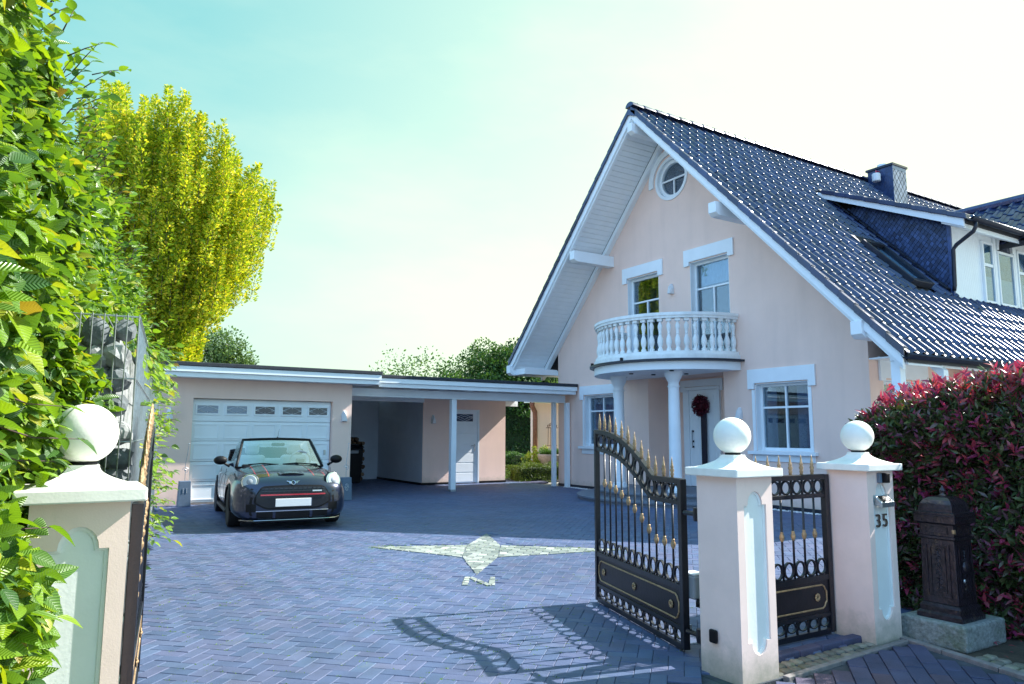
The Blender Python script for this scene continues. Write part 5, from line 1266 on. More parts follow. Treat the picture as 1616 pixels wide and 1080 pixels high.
def hedge_dirs(P):
    n=len(P); D=rdir(n)*.7+np.array([.6,-.25,-.1]); Nn=rdir(n)*.6+np.array([.5,-.2,.7]); return D,Nn
zt1=2.98
Pa=hedge_pts(33000,1.15,4.5,.0,zt1); Pb=hedge_pts(36000,3.4,12,.6,zt1-.02)
# keep the pillar, gate and gabion free
def keep(P):
    x,y,z=P[:,0],P[:,1],P[:,2]
    inp=(x>-.14)&(x<.30)&(y>2.6)&(y<3.3)&(z<1.2)
    g=(x>.295+.118*(y-4.25)-GT-.02)&(y>4.1)&(z<GH)
    pre=(y<2.95)&(x/np.maximum(y,.1)>-.012+.012*np.sin(z*9)+np.where(z>1.25,.05,0)+RNG.normal(0,.006,len(P)))&(z<1.6)
    bl=(x/np.maximum(y,.1)>.0)&(y<3.3)&(z<1.55)
    return ~(inp|g|pre|bl)
Pa=Pa[keep(Pa)]; Pb=Pb[keep(Pb)]
# top sprays reaching above
def sprays(n,ya,yb,zb,zv,mlen,lenr,dens=14):
    P=[];D=[];tw=MB()
    for k in range(n):
        y=random.uniform(ya,yb); z=zb+random.uniform(-zv,zv); x=hx(y)-random.uniform(0,.35); d=Vector((random.uniform(.1,.8),random.uniform(-.6,.3),random.uniform(.15,.9))).normalized(); L=random.uniform(*mlen)
        p0=Vector((x,y,z)); p1=p0+d*L+Vector((0,0,-.1*L)); tw.tube([p0,(p0+p1)/2+Vector((0,0,.03*L)),p1],[.003,.0022,.001],5)
        m=int(L*dens)+2
        for i in range(m):
            t=(i+1)/m; q=p0+(p1-p0)*t; sd2=(-1)**i; side=d.cross(Vector((0,0,1))).normalized()*sd2
            P.append(q); D.append(side*.8+d*.7+Vector((0,0,random.uniform(-.35,.1))))
    return np.array([tuple(p) for p in P]),np.array([tuple(p) for p in D]),tw
Ps,Ds,tw=sprays(420,1.2,10,zt1-.10,.14,(.06,.2),None); tw.build('twigs','twig',hedge,smooth=True,kind='stuff')
tpl_h=tpl_mesh('leaf',HORN,'horn')
D,Nn=hedge_dirs(Pa); La=RNG.uniform(.04,.088,len(Pa))
# the ones that show largest: near, at the surface
def pxsize(P,L):
    v=P-np.array([0,0,H]); d=v@np.array(fw); X=v@np.array(rt2); Y=v@np.array(up2); d=np.maximum(d,.05)
    px=808+1140*X/d; py=540-1140*Y/d; s=L/d; s[(px<2)|(px>1616)|(py<0)|(py>1080)|(d<.3)]=0; return s
surf=np.abs(Pa[:,0]-(-.12+.125*(Pa[:,1]-2.7)))
sc_=pxsize(Pa,La)*np.exp(-surf*4); idx=np.argsort(-sc_); big=idx[:300]; oth=idx[300:]
leaf_objects('leaf',tpl_h,hedge,Pa[big],D[big],Nn[big],La[big])
scatter('foliage',HORN,Pa[oth],D[oth],Nn[oth],La[oth],'horn',hedge,'stuff')
D,Nn=hedge_dirs(Pb); scatter('foliage',HORN4,Pb,D,Nn,RNG.uniform(.05,.09,len(Pb)),'horn',hedge,'stuff')
scatter('foliage',HORN,Ps,Ds,RNG.normal(0,.35,(len(Ps),3))+[0,-.1,1],RNG.uniform(.035,.07,len(Ps)),'horn',hedge,'stuff')
# sprigs hanging in front of the left pillar and over the gabion
P=[];D=[];tw=MB()
def sprig(p0,p1,m,jit=.02):
    p0=Vector(p0);p1=Vector(p1); d=(p1-p0).normalized(); mid=(p0+p1)/2+Vector((0,0,-.02)); tw.tube([p0,mid,p1],[.0025,.002,.001],5)
    for i in range(m):
        t=(i+.6)/m; q=p0+(p1-p0)*t; sd2=(-1)**i; side=d.cross(Vector((0,0,1))).normalized()*sd2
        P.append(tuple(q)); D.append(tuple(side*.6+d*.8+Vector((0,0,random.uniform(-.5,.05)))))
for z,l in((1.02,.10),(.90,.14),(.72,.16),(.62,.12),(.50,.10),(1.15,.10),(1.36,.16),(1.30,.10),(.38,.1),(.25,.12),(.80,.10),(1.45,.12)):
    y=random.uniform(2.0,2.5); x=-.03*y-.03; sprig((x-.08,y-.1,z+.02),(x+l,y,z-.03),5)
for k in range(70):
    s=random.uniform(.3,6.5) if k>25 else random.uniform(1.5,6); top=GH+.02; q=Vector(gp(s,random.uniform(.0,.15),top)); L=random.uniform(.12,.4); e=q+gn*random.uniform(.10,.26)+Vector((0,0,random.uniform(-.25,.12)))
    sprig(q,e,int(L*16)+3)
for k in range(90):
    s=random.uniform(.9,7.5); z=random.uniform(.35,1.9) ; q=Vector(gp(s,.02,z)); e=q+gn*random.uniform(.10,.30)+Vector((0,random.uniform(-.2,.2),random.uniform(-.16,.10)))
    if 0: continue
    sprig(q,e,random.randint(4,8))
P=np.array(P);D=np.array(D)
x,y,z=P[:,0],P[:,1],P[:,2]; k_=~((y>3.2)&(y<4.9)&(z<1.3)); P=P[k_];D=D[k_]
scatter('sprig_foliage',HORN,P,D,RNG.normal(0,.4,(len(P),3))+[.2,-.2,1],RNG.uniform(.05,.085,len(P)),'horn',hedge,'stuff')
tw.build('sprig_twigs','twig',hedge,smooth=True,kind='stuff')
for y in(1.6,3.4,5.2,7,9): MB().tube([(hx(y)-.9,y,0),(hx(y)-.85,y+.05,1.2),(hx(y)-.8,y,2.3)],[.05,.04,.02],8).build('trunk','bark',hedge,smooth=True)

# ================================================================== TREES
def tree_wood(t,x,y,z0,h,r,spread,n=7):
    b=MB(); b.tube([(x,y,0),(x+.05,y,z0*.5),(x,y,z0),(x+.1,y,z0+h*.35)],[r*1.2,r,r*.85,r*.45],10); b.build('trunk','bark',t,smooth=True)
    b=MB()
    for k in range(n):
        a=2*PI*k/n+random.uniform(-.3,.3); s=spread*random.uniform(.5,.95); zz=z0+random.uniform(-.1,.25)*h*.4
        b.tube([(x,y,zz),(x+s*.45*math.cos(a),y+s*.45*math.sin(a),zz+h*.22),(x+s*.8*math.cos(a),y+s*.8*math.sin(a),zz+h*.55)],[r*.5,r*.3,r*.08],7)
    b.build('branches','bark',t,smooth=True)
TX0,TY0=2.45,23.0
yt=thing('golden_tree','golden yellow upright tree rising behind the hedge and garage at left','tree',(TX0,TY0,0))
tree_wood(yt,TX0,TY0,2.4,8,.17,1.8,11)
def yrad(z): return np.interp(z,[2.9,3.9,4.6,5.2,6,7,7.8,9,10,11],[.6,.9,1.2,1.85,2.3,2.6,2.72,2.45,2.0,1.3])
P=[];D=[];tw=MB()
for k in range(1250):
    z=random.uniform(2.9,10.4); a=random.uniform(0,2*PI); rr=yrad(z)*math.sqrt(random.uniform(.12,1.12))*random.uniform(.9,1.05)
    x=TX0+rr*math.cos(a); y=TY0+rr*math.sin(a); L=random.uniform(.6,1.5)
    if z+L*.8>10.2-.6*(x-TX0-.3)*.9: continue
    out_=.22 
    dx,dy=math.cos(a)*out_*rr/3,math.sin(a)*out_*rr/3
    tw.tube([(x-dx*.3,y-dy*.3,z-.2),(x+dx*L,y+dy*L,z+L)],[.009,.003],4)
    m=int(250*L); t=RNG.uniform(-.25,1,m); w=.165*(1.05-np.clip(t,0,1)**2*.8); an=RNG.uniform(0,2*PI,m); q=w*np.sqrt(RNG.uniform(0,1,m))
    P.append(np.column_stack([x+dx*t*L+q*np.cos(an),y+dy*t*L+q*np.sin(an),z+t*L])); D.append(np.column_stack([np.cos(an),np.sin(an),RNG.uniform(-.1,1.2,m)]))
P=np.vstack(P);D=np.vstack(D); scatter('crown',SM,P,D,rdir(len(P))*.8+[.1,-.2,.5],RNG.uniform(.055,.115,len(P)),'yellowleaf',yt,'stuff'); tw.build('shoots','bark',yt)
def crown(t,cx,cy,cz,rx,ry,rz,n,L,mat,clumps=40,seed=1,cr=.32,open_=1.0):
    r=np.random.default_rng(seed); c=r.normal(size=(clumps,3)); c/=np.linalg.norm(c,axis=1,keepdims=True); c*=r.uniform(.35,.92,(clumps,1))
    c=c*[rx,ry,rz]+[cx,cy,cz]; k=r.integers(0,clumps,n); s=r.normal(size=(n,3)); s/=np.linalg.norm(s,axis=1,keepdims=True); s*=r.uniform(.3,1,(n,1))**.5*cr*np.array([rx,ry,rz*.8])*r.uniform(.6,1.2,clumps)[k][:,None]
    P=c[k]+s; D=s+r.normal(size=(n,3))*.2*rx; scatter('crown',SM,P,D,r.normal(size=(n,3))+[0,0,.8],r.uniform(L*.7,L*1.3,n),mat,t,'stuff')
def btree(x,y,h,r,label,mat,n,L,seed,cz=.62,group='trees behind the garage and carport'):
    t=thing('tree',label,'tree',(x,y,0),0,group); tree_wood(t,x,y,h*.28,h*.7,.14,r*.8,8); crown(t,x,y,h*cz,r,r,h*.40,n,L,mat,70,seed); return t
btree(5.35,31,5.6,1.75,'pale green tree peeking out just right of the golden tree','paleleaf',16000,.12,3)
btree(13.2,30,5.2,2.3,'thin pale green treetop above the carport roof, leftmost of the trees there','paleleaf',2600,.12,4)
btree(14.6,28.5,4.3,2.0,'bright green low tree above the middle of the carport roof','greenleaf',13000,.12,5)
btree(17.0,28.8,5.6,2.6,'broad green tree rising highest above the carport roof','greenleaf',22000,.13,6)
btree(19.7,29.5,6.4,2.5,'darker green tree partly hidden by the left roof verge','darkleaf',16000,.14,7)
btree(19.0,28.5,6.0,2.2,'mid green tree next to the left roof verge','paleleaf',12000,.13,8)
def scat_box(name,label,cat,x0,x1,y0,y1,z0,z1,n,L,mat,core=True,tpl=SM,rough=.05,group=None):
    t=thing(name,label,cat,((x0+x1)/2,(y0+y1)/2,z0),0,group)
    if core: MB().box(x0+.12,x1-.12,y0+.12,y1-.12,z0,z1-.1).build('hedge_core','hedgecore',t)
    P=RNG.uniform([x0,y0,z0],[x1,y1,z1],(n,3)); f=RNG.integers(0,3,n); dd=np.abs(RNG.normal(0,rough,n))
    P[f==0,0]=x0+dd[f==0]; P[f==1,1]=y0+dd[f==1]; P[f==2,2]=z1-dd[f==2]
    P+= .06*np.sin(P[:,[1,2,0]]*7)
    scatter('foliage',tpl,P,rdir(n)+[-.3,-.3,.3],rdir(n)+[-.3,-.4,.6],RNG.uniform(L*.7,L*1.3,n),mat,t,'stuff'); return t
scat_box('garden_hedge','tall dark green hedge at the back of the lawn','hedge',13.5,26,27.4,28.6,0,3.4,26000,.12,'darkleaf',rough=.15)
scat_box('boxwood_hedge','low clipped boxwood hedge in the gap beside the house','hedge',11.25,13.4,17.6,18.5,0,.45,9000,.035,'box')
scat_box('boxwood_hedge','low dark hedge strip at the far edge of the lawn','hedge',12.5,15.2,23.2,23.9,0,.62,5000,.05,'greenleaf')
# shrub and urn
sh=thing('garden_shrub','loose yellow-green flowering shrub behind the boxwood','shrub',(12.95,19.3,0)); crown(sh,12.95,19.3,.55,.42,.42,.45,2600,.05,'flower',26,11)
MB().tube([(12.95,19.3,0),(12.95,19.3,.5)],.02,6).build('stem','bark',sh)
ur=thing('planter_urn','wide grey stone planter bowl with grassy plants behind the boxwood','planter',(13.6,18.9,.35))
MB().lathe([(.0,.0),(.16,.0),(.18,.06),(.12,.12),(.14,.30),(.32,.42),(.42,.55),(.45,.66),(.45,.72),(.40,.72),(.36,.64),(0,.62)],(13.2,18.9,.0),n=24).build('bowl','terracotta',ur,smooth=True)
n=900; a=RNG.uniform(0,2*PI,n); q=.34*np.sqrt(RNG.uniform(0,1,n)); P=np.column_stack([13.2+q*np.cos(a),18.9+q*np.sin(a),np.full(n,.66)]); scatter('plants',leaf_tpl(.12,2,.02,.2),P,np.column_stack([np.cos(a)*.5,np.sin(a)*.5,np.ones(n)]),rdir(n),RNG.uniform(.12,.28,n),'greenleaf',ur,'stuff')
# ================================================================== PHOTINIA HEDGE (right)
ph=thing('photinia_hedge','dense photinia hedge with dark leaves and red shoots behind the mailbox','hedge',(6.2,2.5,0))
def phz(y): return 1.68-.02*(y-2)-.16*max(0,y-3.0)
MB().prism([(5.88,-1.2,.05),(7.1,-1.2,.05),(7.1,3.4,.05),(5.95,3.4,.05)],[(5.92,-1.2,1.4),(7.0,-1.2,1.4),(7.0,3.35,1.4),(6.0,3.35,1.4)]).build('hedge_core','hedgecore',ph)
# shoots: whorls of leaves
def whorls(n,mode):
    P=[];D=[];C=[]
    for k in range(n):
        if mode=='face': y=random.uniform(.6,3.65); z=random.uniform(.0,1.70); x=5.64+.07*math.sin(y*4+z*3)+.06*math.sin(z*8)+abs(random.gauss(0,.12)); 
        elif mode=='end': x=random.uniform(5.65,7.1); z=random.uniform(0,1.62); y=3.62+.07*math.sin(x*5+z*4)-abs(random.gauss(0,.1))
        else: x=random.uniform(5.68,7.1); y=random.uniform(.4,3.65); z=phz(y)+.07*math.sin(x*5+y*4)+random.gauss(0,.055)-.02
        if z>1.45 and mode!='top': x+=(z-1.45)*.5
        if mode!='top' and z>phz(y)-.02: continue
        out_=Vector((-.7,-.15,.45)) if mode=='face' else (Vector((-.2,.4,.5)) if mode=='end' else Vector((random.uniform(-.3,.2),random.uniform(-.2,.2),1)))
        out_=(out_+Vector([random.gauss(0,.35) for _ in range(3)])).normalized(); e1=out_.orthogonal().normalized(); e2=out_.cross(e1)
        m=random.randint(5,8); a0=random.uniform(0,6)
        for i in range(m):
            a=a0+i*2.4; s=.35+.65*random.random(); d=(e1*math.cos(a)+e2*math.sin(a))*s+out_*.75
            P.append(tuple(Vector((x,y,z))+out_*(-.012*i))); D.append(tuple(d)); C.append(mode)
    return np.array(P),np.array(D)
P1,D1=whorls(8200,'face'); P2,D2=whorls(900,'end'); P3,D3=whorls(1700,'top')
PG=np.vstack([P1,P2,P3]); DG=np.vstack([D1,D2,D3])
LG=RNG.uniform(.05,.09,len(PG)); k5=pxsize(PG,LG)*np.exp(-np.maximum(0,PG[:,0]-5.67)*6); idx=np.argsort(-k5); big=idx[:280]; oth=idx[280:]
NG=RNG.normal(size=(len(PG),3))*.6+[-.3,-.2,.8]
leaf_objects('leaf',tpl_mesh('leaf',PHOT,'phot'),ph,PG[big],DG[big],NG[big],LG[big])
scatter('foliage',PH2,PG[oth],DG[oth],NG[oth],LG[oth],'phot',ph,'stuff')
P1,D1=whorls(850,'face'); P3,D3=whorls(1500,'top'); P3[:,2]+=.07
PR=np.vstack([P1-[.03,0,0],P3]); DR=np.vstack([D1,D3]); scatter('red_shoots',PHOT,PR,DR,RNG.normal(size=(len(PR),3))*.5+[-.4,-.2,.7],RNG.uniform(.045,.085,len(PR)),'photred',ph,'stuff')
for y in(1,2.2,3.2):
    MB().tube([(6.4,y,0),(6.35,y,.7),(6.3,y+.1,1.3)],[.03,.025,.01],7).build('trunk','bark',ph,smooth=True)
for k in range(26):
    y=random.uniform(.8,3.5); z=phz(y); x=random.uniform(5.9,6.9); b=MB() if k==0 else b; b.tube([(x,y,z-.2),(x+random.uniform(-.05,.05),y,z+.14)],.004,5)
b.build('shoot_stems','twig',ph)
# ================================================================== CONVERTIBLE CAR (local: y forward, x right, z up; origin at front axle)
car=thing('convertible_car','small dark grey open-top convertible with red grille strip parked before the garage','car',(2.93,11.20,0),PI-.10,scale=.93)
def station(y,Wd,zb,zt_,crown=.03,tuck=.0):
    h=zt_-zb
    half=[(0,zb),(.70*Wd,zb),(.93*Wd,zb+.03),(Wd*(1-tuck),zb+.18*h),(Wd,zb+.45*h),(.985*Wd,zb+.68*h),(.93*Wd,zb+.86*h),(.80*Wd,zb+.955*h),(.45*Wd,zt_+crown*.7),(0,zt_+crown)]
    full=[(x,y,z) for x,z in half]+[(-x,y,z) for x,z in half[-2:0:-1]]
    return full
ST=[(.835,.44,.22,.50),(.82,.60,.17,.62),(.77,.73,.15,.70),(.66,.82,.15,.765),(.48,.855,.16,.81),(.2,.865,.17,.85),(-.1,.865,.17,.875),(-.42,.865,.17,.905),(-.8,.86,.18,.915),(-1.5,.86,.18,.92),(-2.2,.862,.18,.925),(-2.6,.85,.19,.91),(-2.9,.80,.22,.86),(-3.03,.66,.3,.72)]
b=MB(); V=[];F=[]
for s in ST: V+=station(*s)
m=len(station(*ST[0]))
for i in range(len(ST)-1):
    for k in range(m): F.append((i*m+k,i*m+(k+1)%m,(i+1)*m+(k+1)%m,(i+1)*m+k))
F.append(tuple(range(m))); F.append(tuple((len(ST)-1)*m+k for k in range(m-1,-1,-1)))
b.add(V,F); body=b.build('body','carpaint',None)
sm_=body.modifiers.new('s','SUBSURF'); sm_.levels=2; sm_.render_levels=2; applied(body)
cs=[]
for yy in(0,-2.495):
    for sx in(-1,1): cs.append(MB().lathe([(.335,sx*.60),(.335,sx*1.1)] if sx>0 else [(.335,-1.1),(.335,-.60)],(0,yy,.30),n=32,ax='x').build('cutter','black'))
# cabin opening
A=[(-.66,-.50),(.66,-.50),(.70,-1.2),(.70,-2.15),(-.70,-2.15),(-.70,-1.2)]
cs.append(MB().prism([(x,y,.55) for x,y in A],[(x,y,1.3) for x,y in A]).build('cutter','black'))
cut(body,cs); body.data.materials.clear(); body.data.materials.append(MT['carpaint']); body.data.materials.append(MT['black'])
for p in body.data.polygons:
    c=p.center
    p.material_index=1 if ((abs(c.x)<.695 and -2.14<c.y<-.52 and c.z<.90 and c.z>.5) or (min(abs(c.y),abs(c.y+2.495))<.34 and abs(math.hypot(min([c.y,c.y+2.495],key=abs),c.z-.30)-.335)<.012) or (abs(abs(c.x)-.60)<.01 and c.z<.62)) else 0
sharp(body.data,38); body.parent=car
bvh=BVHTree.FromPolygons([v.co.copy() for v in body.data.vertices],[tuple(p.vertices) for p in body.data.polygons])
def top(x,y,off=.004):
    h=bvh.ray_cast(Vector((x,y,2)),Vector((0,0,-1))); return (h[0].z if h[0] else .8)+off
def front(x,z,off=.004):
    h=bvh.ray_cast(Vector((x,3,z)),Vector((0,-1,0))); return (h[0].y if h[0] else .8)+off
# grid patch on the front surface between z functions
def fpatch(x0,x1,zlo,zhi,off,nx_=24,nz_=4):
    V=[];F=[]
    for i in range(nx_+1):
        x=x0+(x1-x0)*i/nx_
        a,c=zlo(x),zhi(x)
        for j in range(nz_+1):
            z=a+(c-a)*j/nz_; V.append((x,front(x,z,off),z))
    for i in range(nx_):
        for j in range(nz_): k=i*(nz_+1)+j; F.append((k,k+nz_+1,k+nz_+2,k+1))
    n=len(V); V+=[(x,y-.03,z) for x,y,z in V]; F2=[tuple(q+n for q in f[::-1]) for f in F]
    E_=[]
    def edge(seq):
        for a,c in zip(seq,seq[1:]): E_.append((a,c,c+n,a+n))
    w=nz_+1
    edge([i*w for i in range(nx_+1)]); edge([i*w+nz_ for i in range(nx_+1)]); edge(list(range(w))); edge([nx_*w+j for j in range(w)])
    return MB().add(V,F+F2+E_)
hwid=.56
def gz_hi(x): 
    t=abs(x)/hwid; return .655-.02*t*t-(.16*max(0,(t-.78)/.22)**1.6)
def gz_lo(x):
    t=abs(x)/hwid; return .325+.10*max(0,(t-.62)/.38)**1.5
gr_=fpatch(-hwid,hwid,lambda x:gz_lo(x)-.012,lambda x:gz_hi(x)+.012,.006).build('grille_surround','black',car,local=True)
fpatch(-hwid+.03,hwid-.03,lambda x:gz_lo(x)+.012,lambda x:gz_hi(x)-.014,.010).build('grille','iron',gr_,local=True)
for z0 in(.61,.575): fpatch(-.46,.46,lambda x,z0=z0:z0,lambda x,z0=z0:z0+.010,.020,nz_=1).build('grille_bar','rim',gr_,local=True)
b=MB()
for k in range(13):
    x=-.42+k*.07; 
    b.box(x-.005,x+.005,front(x,.60,.008),front(x,.60,.018),.545,.635)
b.build('grille_mesh','rim',gr_,local=True)
fpatch(-.475,.475,lambda x:.518,lambda x:.538,.026,nz_=1).build('red_grille_strip','stripered',gr_,local=True)
fpatch(-.42,-.28,lambda x:.568,lambda x:.586,.03,nz_=1,nx_=5).build('grille_badge','marksilver',gr_,local=True)
MB().box(-.26,.26,.850,.872,.355,.470).build('number_plate','plate',car,local=True,bevel=.004)
MB().box(-.272,-.258,.848,.870,.355,.470).build('plate_edge','planter',car,local=True)
# lower intakes
li=fpatch(-.52,.52,lambda x:.175,lambda x:.285,.004,nz_=3).build('lower_intake','black',car,local=True)
for xx in(-.27,.27): fpatch(xx-.02,xx+.02,lambda x:.185,lambda x:.285,.012,nx_=2,nz_=2).build('intake_divider','carpaint',li,local=True)
fpatch(-.53,.53,lambda x:.286,lambda x:.297,.014,nz_=1).build('intake_trim','chrome',li,local=True)
for a,c in((-.50,-.30),(-.24,.24),(.30,.50)): fpatch(a,c,lambda x:.168,lambda x:.178,.016,nz_=1,nx_=8).build('intake_trim','chrome',li,local=True)
for sx in(-1,1):
    fpatch(sx*.60-.07,sx*.60+.07,lambda x:.285,lambda x:.40,.004,nx_=6).build('brake_duct','black',car,local=True)
b=MB()
sp=[(x,front(x,.19,.015) if abs(x)<.72 else .62,.145) for x in [-.74+i*.0925 for i in range(17)]]
b.tube(sp,.016,6); b.build('splitter','black',car,local=True)
b=MB(); b.tube([(x,y+.012,z+.014) for x,y,z in sp],.004,5); b.build('splitter_trim','chrome',car,local=True)
# headlights
for sx in(-1,1):
    cx_,cz_=sx*.615,.715; yf=front(cx_,cz_,0); n_=Vector((sx*.34,1,.28)).normalized()
    hl=bpy.data.objects.new('headlight',None) if False else None
    def disc_(r,prof,mat,name,par,off=0):
        o=MB().lathe(prof,n=30).build(name,mat,None,smooth=False); sharp(o.data,40); o.parent=par; return o
    base=MB().lathe([(0,-.06),(.132,-.06),(.134,.012),(.126,.022),(.108,.016),(0,.016)],n=32).build('headlight','black',car,local=True,auto=40)
    base.location=(cx_,yf+.0,cz_); base.rotation_euler=n_.to_track_quat('Z','Y').to_euler()
    MB().lathe([(.086,.017),(.104,.017),(.102,.028),(.089,.030)],n=32).build('ring','drl',base,local=True,smooth=True)
    MB().lathe([(.0,.017),(.081,.017),(.078,.022),(.0,.023)],n=32).build('reflector','lens',base,local=True,smooth=True)
    MB().lathe([(.0,.022),(.05,.022),(.046,.03),(.0,.034)],n=24).build('projector','plasticgrey',base,local=True,smooth=True)
    MB().lathe([(.120,.02),(.124,.021),(.124,.026),(.120,.026)],n=32).build('bezel','chrome',base,local=True,smooth=True)
# bonnet scoop, emblem, stripes
def tpatch(fx0,fx1,y0,y1,off,ny_=16,nx_=3):
    V=[];F=[]
    for i in range(ny_+1):
        y=y0+(y1-y0)*i/ny_
        for j in range(nx_+1):
            x=fx0(y)+(fx1(y)-fx0(y))*j/nx_; V.append((x,y,top(x,y,off)))
    for i in range(ny_):
        for j in range(nx_): k=i*(nx_+1)+j; F.append((k,k+1,k+nx_+2,k+nx_+1))
    return MB().add(V,F)
for sx in(-1,1):
    f0=lambda y,sx=sx:sx*(.33+.02*y); f1=lambda y,sx=sx:sx*(.50+.02*y)
    tpatch(f0,f1,-.46,.62,.003).build('bonnet_stripe','stripe',car,local=True,recalc=False,smooth=True)
    for fa,dx in((f0,-.012),(f1,.012)):
        tpatch(lambda y,fa=fa,dx=dx,sx=sx:fa(y)+sx*min(0,dx),lambda y,fa=fa,dx=dx,sx=sx:fa(y)+sx*max(0,dx),-.46,.62,.0035,nx_=1).build('bonnet_stripe_edge','stripered',car,local=True,recalc=False,smooth=True)
b=MB()
V=[];F=[]
for i in range(13):
    x=-.20+.4*i/12; t=1-abs(x/.20)**2.4
    V+=[(x,.58,top(x,.58,.003)),(x,.60,top(x,.60,.003)+.028*t),(x,.40,top(x,.40,.002)+.002)]
for i in range(12): F+=[(3*i,3*i+3,3*i+4,3*i+1),(3*i+1,3*i+4,3*i+5,3*i+2)]
b.add(V,F); b.build('bonnet_scoop','carpaint',car,local=True,smooth=False)
b=MB(); V=[];F=[]
for i in range(13):
    x=-.175+.35*i/12; t=1-abs(x/.175)**3
    V+=[(x,.605,top(x,.605,.004)),(x,.606,top(x,.60,.004)+.022*t)]
for i in range(12): F.append((2*i,2*i+2,2*i+3,2*i+1))
b.add(V,F); b.build('scoop_opening','black',car,local=True,recalc=False)
b=MB()
def em(pts):
    b.tube([(x,front(x,.70+z,.012),.70+z) for x,z in pts],.005,5)
em([(.028*math.cos(a),.028*math.sin(a)) for a in [2*PI*k/12 for k in range(13)]])
for sx in(-1,1):
    for zz,L in((.014,.095),(.002,.075),(-.010,.055)): em([(sx*.028,zz),(sx*.06,zz+.004),(sx*L,zz+.010)])
b.build('winged_emblem','chrome',car,local=True)
# windscreen
WB=[(-.70,-.44,.915),(.70,-.44,.915)]; WT=[(-.565,-.98,1.345),(.565,-.98,1.345)]
def ws(u,v): # u -1..1, v 0..1
    x=u*(.70-.135*v); y=-.40-.58*v-.16*u*u*(1-.35*v); z=.90+.445*v-.02*u*u; return (x,y,z)
V=[];F=[];nu,nv=16,6
for i in range(nu+1):
    for j in range(nv+1): V.append(ws(-1+2*i/nu,j/nv))
for i in range(nu):
    for j in range(nv): k=i*(nv+1)+j; F.append((k,k+nv+1,k+nv+2,k+1))
MB().add(V,F).build('windscreen','carglass',car,local=True,recalc=False,smooth=True)
b=MB(); b.tube([ws(-1,0),ws(-1,.25),ws(-1,.5),ws(-1,.75),ws(-1,1)]+[ws(-1+2*i/10,1) for i in range(1,10)]+[ws(1,1),ws(1,.75),ws(1,.5),ws(1,.25),ws(1,0)],.024,8); b.build('windscreen_frame','black',car,local=True,smooth=True)
b=MB(); b.tube([ws(-1+2*i/12,0.0) for i in range(13)],.016,6); b.build('cowl','black',car,local=True,smooth=True)
for x0 in(-.5,.05): MB().tube([(x0,-.435,.925),(x0+.25,-.47,.945),(x0+.48,-.43,.93)],.010,6).build('wiper','black',car,local=True,smooth=True)
for sx in(-1,1):
    A=[(sx*.72,-.60,.93),(sx*.70,-1.55,.94),(sx*.60,-1.50,1.27),(sx*.585,-1.0,1.31)]
    MB().add(A+[(x+sx*.006,y,z) for x,y,z in A],[(0,1,2,3),(7,6,5,4),(0,4,5,1),(1,5,6,2),(2,6,7,3),(3,7,4,0)]).build('side_window','carglass',car,local=True)
    # mirror
    m_=MB(); pr=[(0,-.06)]+[(.085*math.cos(a),.06*math.sin(a)) for a in [-PI/2+PI*i/8 for i in range(1,8)]]+[(0,.06)]
    m_.lathe(pr,(0,0,0),n=16,ax='y',sx=1.25,sy=.85); mo=m_.build('wing_mirror','black',car,local=True,smooth=True); mo.location=(sx*.945,-.60,1.0)
    MB().tube([(sx*.80,-.62,.90),(sx*.87,-.61,.94),(sx*.92,-.60,.97)],[.022,.018,.018],8).build('mirror_stalk','black',car,local=True,smooth=True)
    # door shut lines and handle, side vent
    MB().tube([(sx*.868,-.60,.30),(sx*.872,-.60,.60),(sx*.845,-.60,.86)],.004,4).build('door_gap','black',car,local=True)
    MB().tube([(sx*.868,-1.60,.30),(sx*.868,-1.62,.60),(sx*.84,-1.60,.86)],.004,4).build('door_gap','black',car,local=True)
    MB().box(min(sx*.86,sx*.888),max(sx*.86,sx*.888),-1.50,-1.34,.745,.765).build('door_handle','chrome',car,local=True,bevel=.006)
    for yy in(0,-2.495):
        MB().ring((0,0,0),.335,.355,-.01,.012,n=28,a0=R(-8),a1=R(188)) if False else None
        w=bpy.data.objects.new('wheel',None) if False else None
        rim=MB().lathe([(.0,-.09),(.215,-.09),(.225,.06),(.215,.085),(.205,.085),(.20,.03),(.0,.02)],n=28,ax='x').build('wheel','rim',car,local=True,auto=40)
        rim.location=(sx*.76,yy,.30); 
        if sx<0: rim.rotation_euler=(0,0,PI)
        MB().lathe([(.215,-.095),(.27,-.10),(.295,-.085),(.302,-.05),(.302,.05),(.295,.085),(.27,.098),(.218,.09)],n=32,ax='x').build('tyre','tyre',rim,local=True,auto=50)
        for k in range(5):
            a=2*PI*k/5+.3; c,s=math.cos(a),math.sin(a); t=Vector((0,-s,c))
            A=Vector((.045,.03*c,.03*s)); B_=Vector((.075,.205*c,.205*s))
            for off in(-.022,.022): MB().tube([A+t*off*.6,B_+t*off*1.6],.013,6).build('spoke','rim',rim,local=True)
        MB().lathe([(0,.07),(.03,.07),(.035,.03),(0,.03)],n=12,ax='x').build('hub_cap','chrome',rim,local=True)
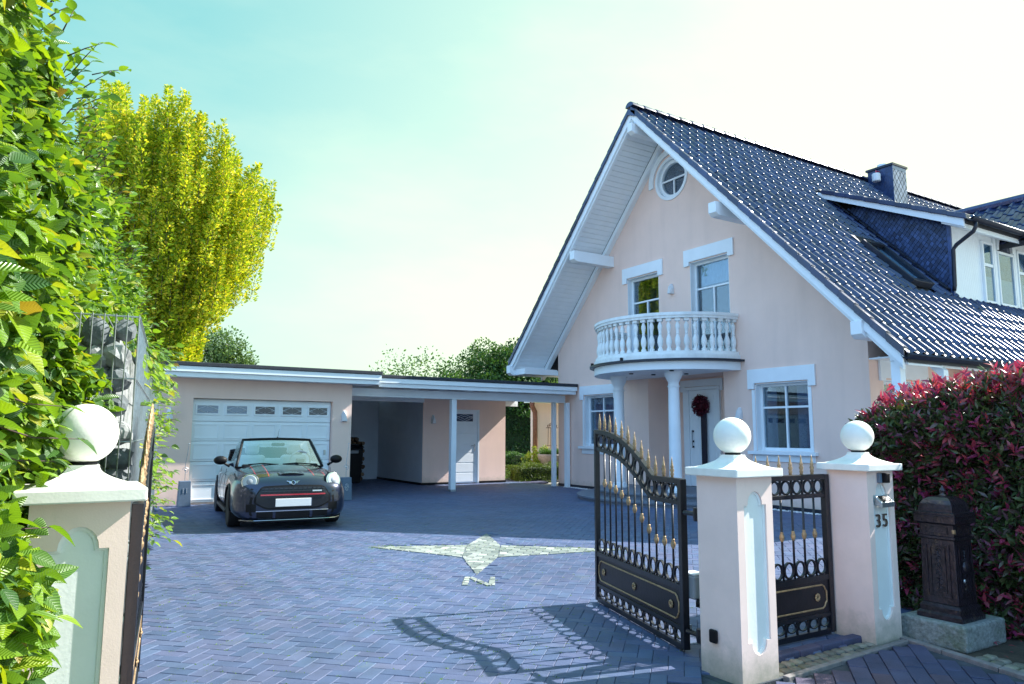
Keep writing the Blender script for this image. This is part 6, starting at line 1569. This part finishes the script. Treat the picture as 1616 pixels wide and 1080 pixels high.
# wheel arch cladding
for sx in(-1,1):
    for yy in(0,-2.495):
        b=MB(); V=[]
        pts=[]
        for k in range(15):
            a=R(-5)+R(190)*k/14; y=yy+.345*math.cos(a); z=.30+.345*math.sin(a)
            h=bvh.ray_cast(Vector((sx*1.5,y+.004*math.cos(a),z+.004)),Vector((-sx,0,0))); x=h[0].x if h[0] and abs(h[0].x)>.6 else sx*.84
            pts.append((x,y,z))
        b.tube(pts,.022,6); b.build('wheel_arch_trim','black',car,local=True,smooth=True)
    MB().box(min(sx*.79,sx*.86),max(sx*.79,sx*.86),-2.1,-.40,.17,.225).build('sill','black',car,local=True,bevel=.01)
# interior
MB().box(-.62,.62,-.66,-.50,.70,.93).build('dashboard','black',car,local=True,bevel=.03)
for sx in(-1,1):
    s_=MB().box(sx*.36-.23,sx*.36+.23,-1.55,-1.40,.55,1.06).build('seat','seat',car,local=True,bevel=.07,seg=4)
    MB().box(sx*.36-.12,sx*.36+.12,-1.53,-1.43,1.075,1.25).build('headrest','seat',s_,local=True,bevel=.045,seg=4)
    MB().box(sx*.36-.23,sx*.36+.23,-1.42,-.95,.50,.68).build('seat_cushion','seat',s_,local=True,bevel=.05,seg=3)
MB().box(-.6,.6,-2.12,-1.98,.6,.98).build('rear_seat','seat',car,local=True,bevel=.05,seg=3)
b=MB(); b.tube([(-.36+.175*math.cos(a),-.80+.05*math.sin(a),.97+.165*math.sin(a)) for a in [2*PI*k/20 for k in range(21)]],.016,7,cap=False); st_=b.build('steering_wheel','seat',car,local=True,smooth=True)
MB().box(-.43,-.29,-.81,-.76,.94,1.0).build('steering_hub','black',st_,local=True,bevel=.01)
MB().box(-.11,.11,-.93,-.90,1.22,1.275).build('rear_view_mirror','black',car,local=True,bevel=.012)
b=MB()
for q in range(4): b.tube([(x,-2.22-.10*q-.05*(1-(x/.66)**2),.97+.045*(3-q)+.02*math.cos(x*3)) for x in [-.66+.132*k for k in range(11)]],[.04]+[.055]*9+[.04],8)
b.build('folded_soft_top','black',car,local=True,smooth=True)
MB().tube([(0,-1.0,1.355),(-.03,-1.06,1.52)],[.004,.002],5).build('aerial','black',car,local=True)
MB().lathe([(0,1.35),(.02,1.352),(.012,1.375),(0,1.38)],(0,-1.0,0),n=10).build('aerial_base','black',car,local=True)
MB().box(-.30,-.26,-.62,-.60,.55,.56) if False else None
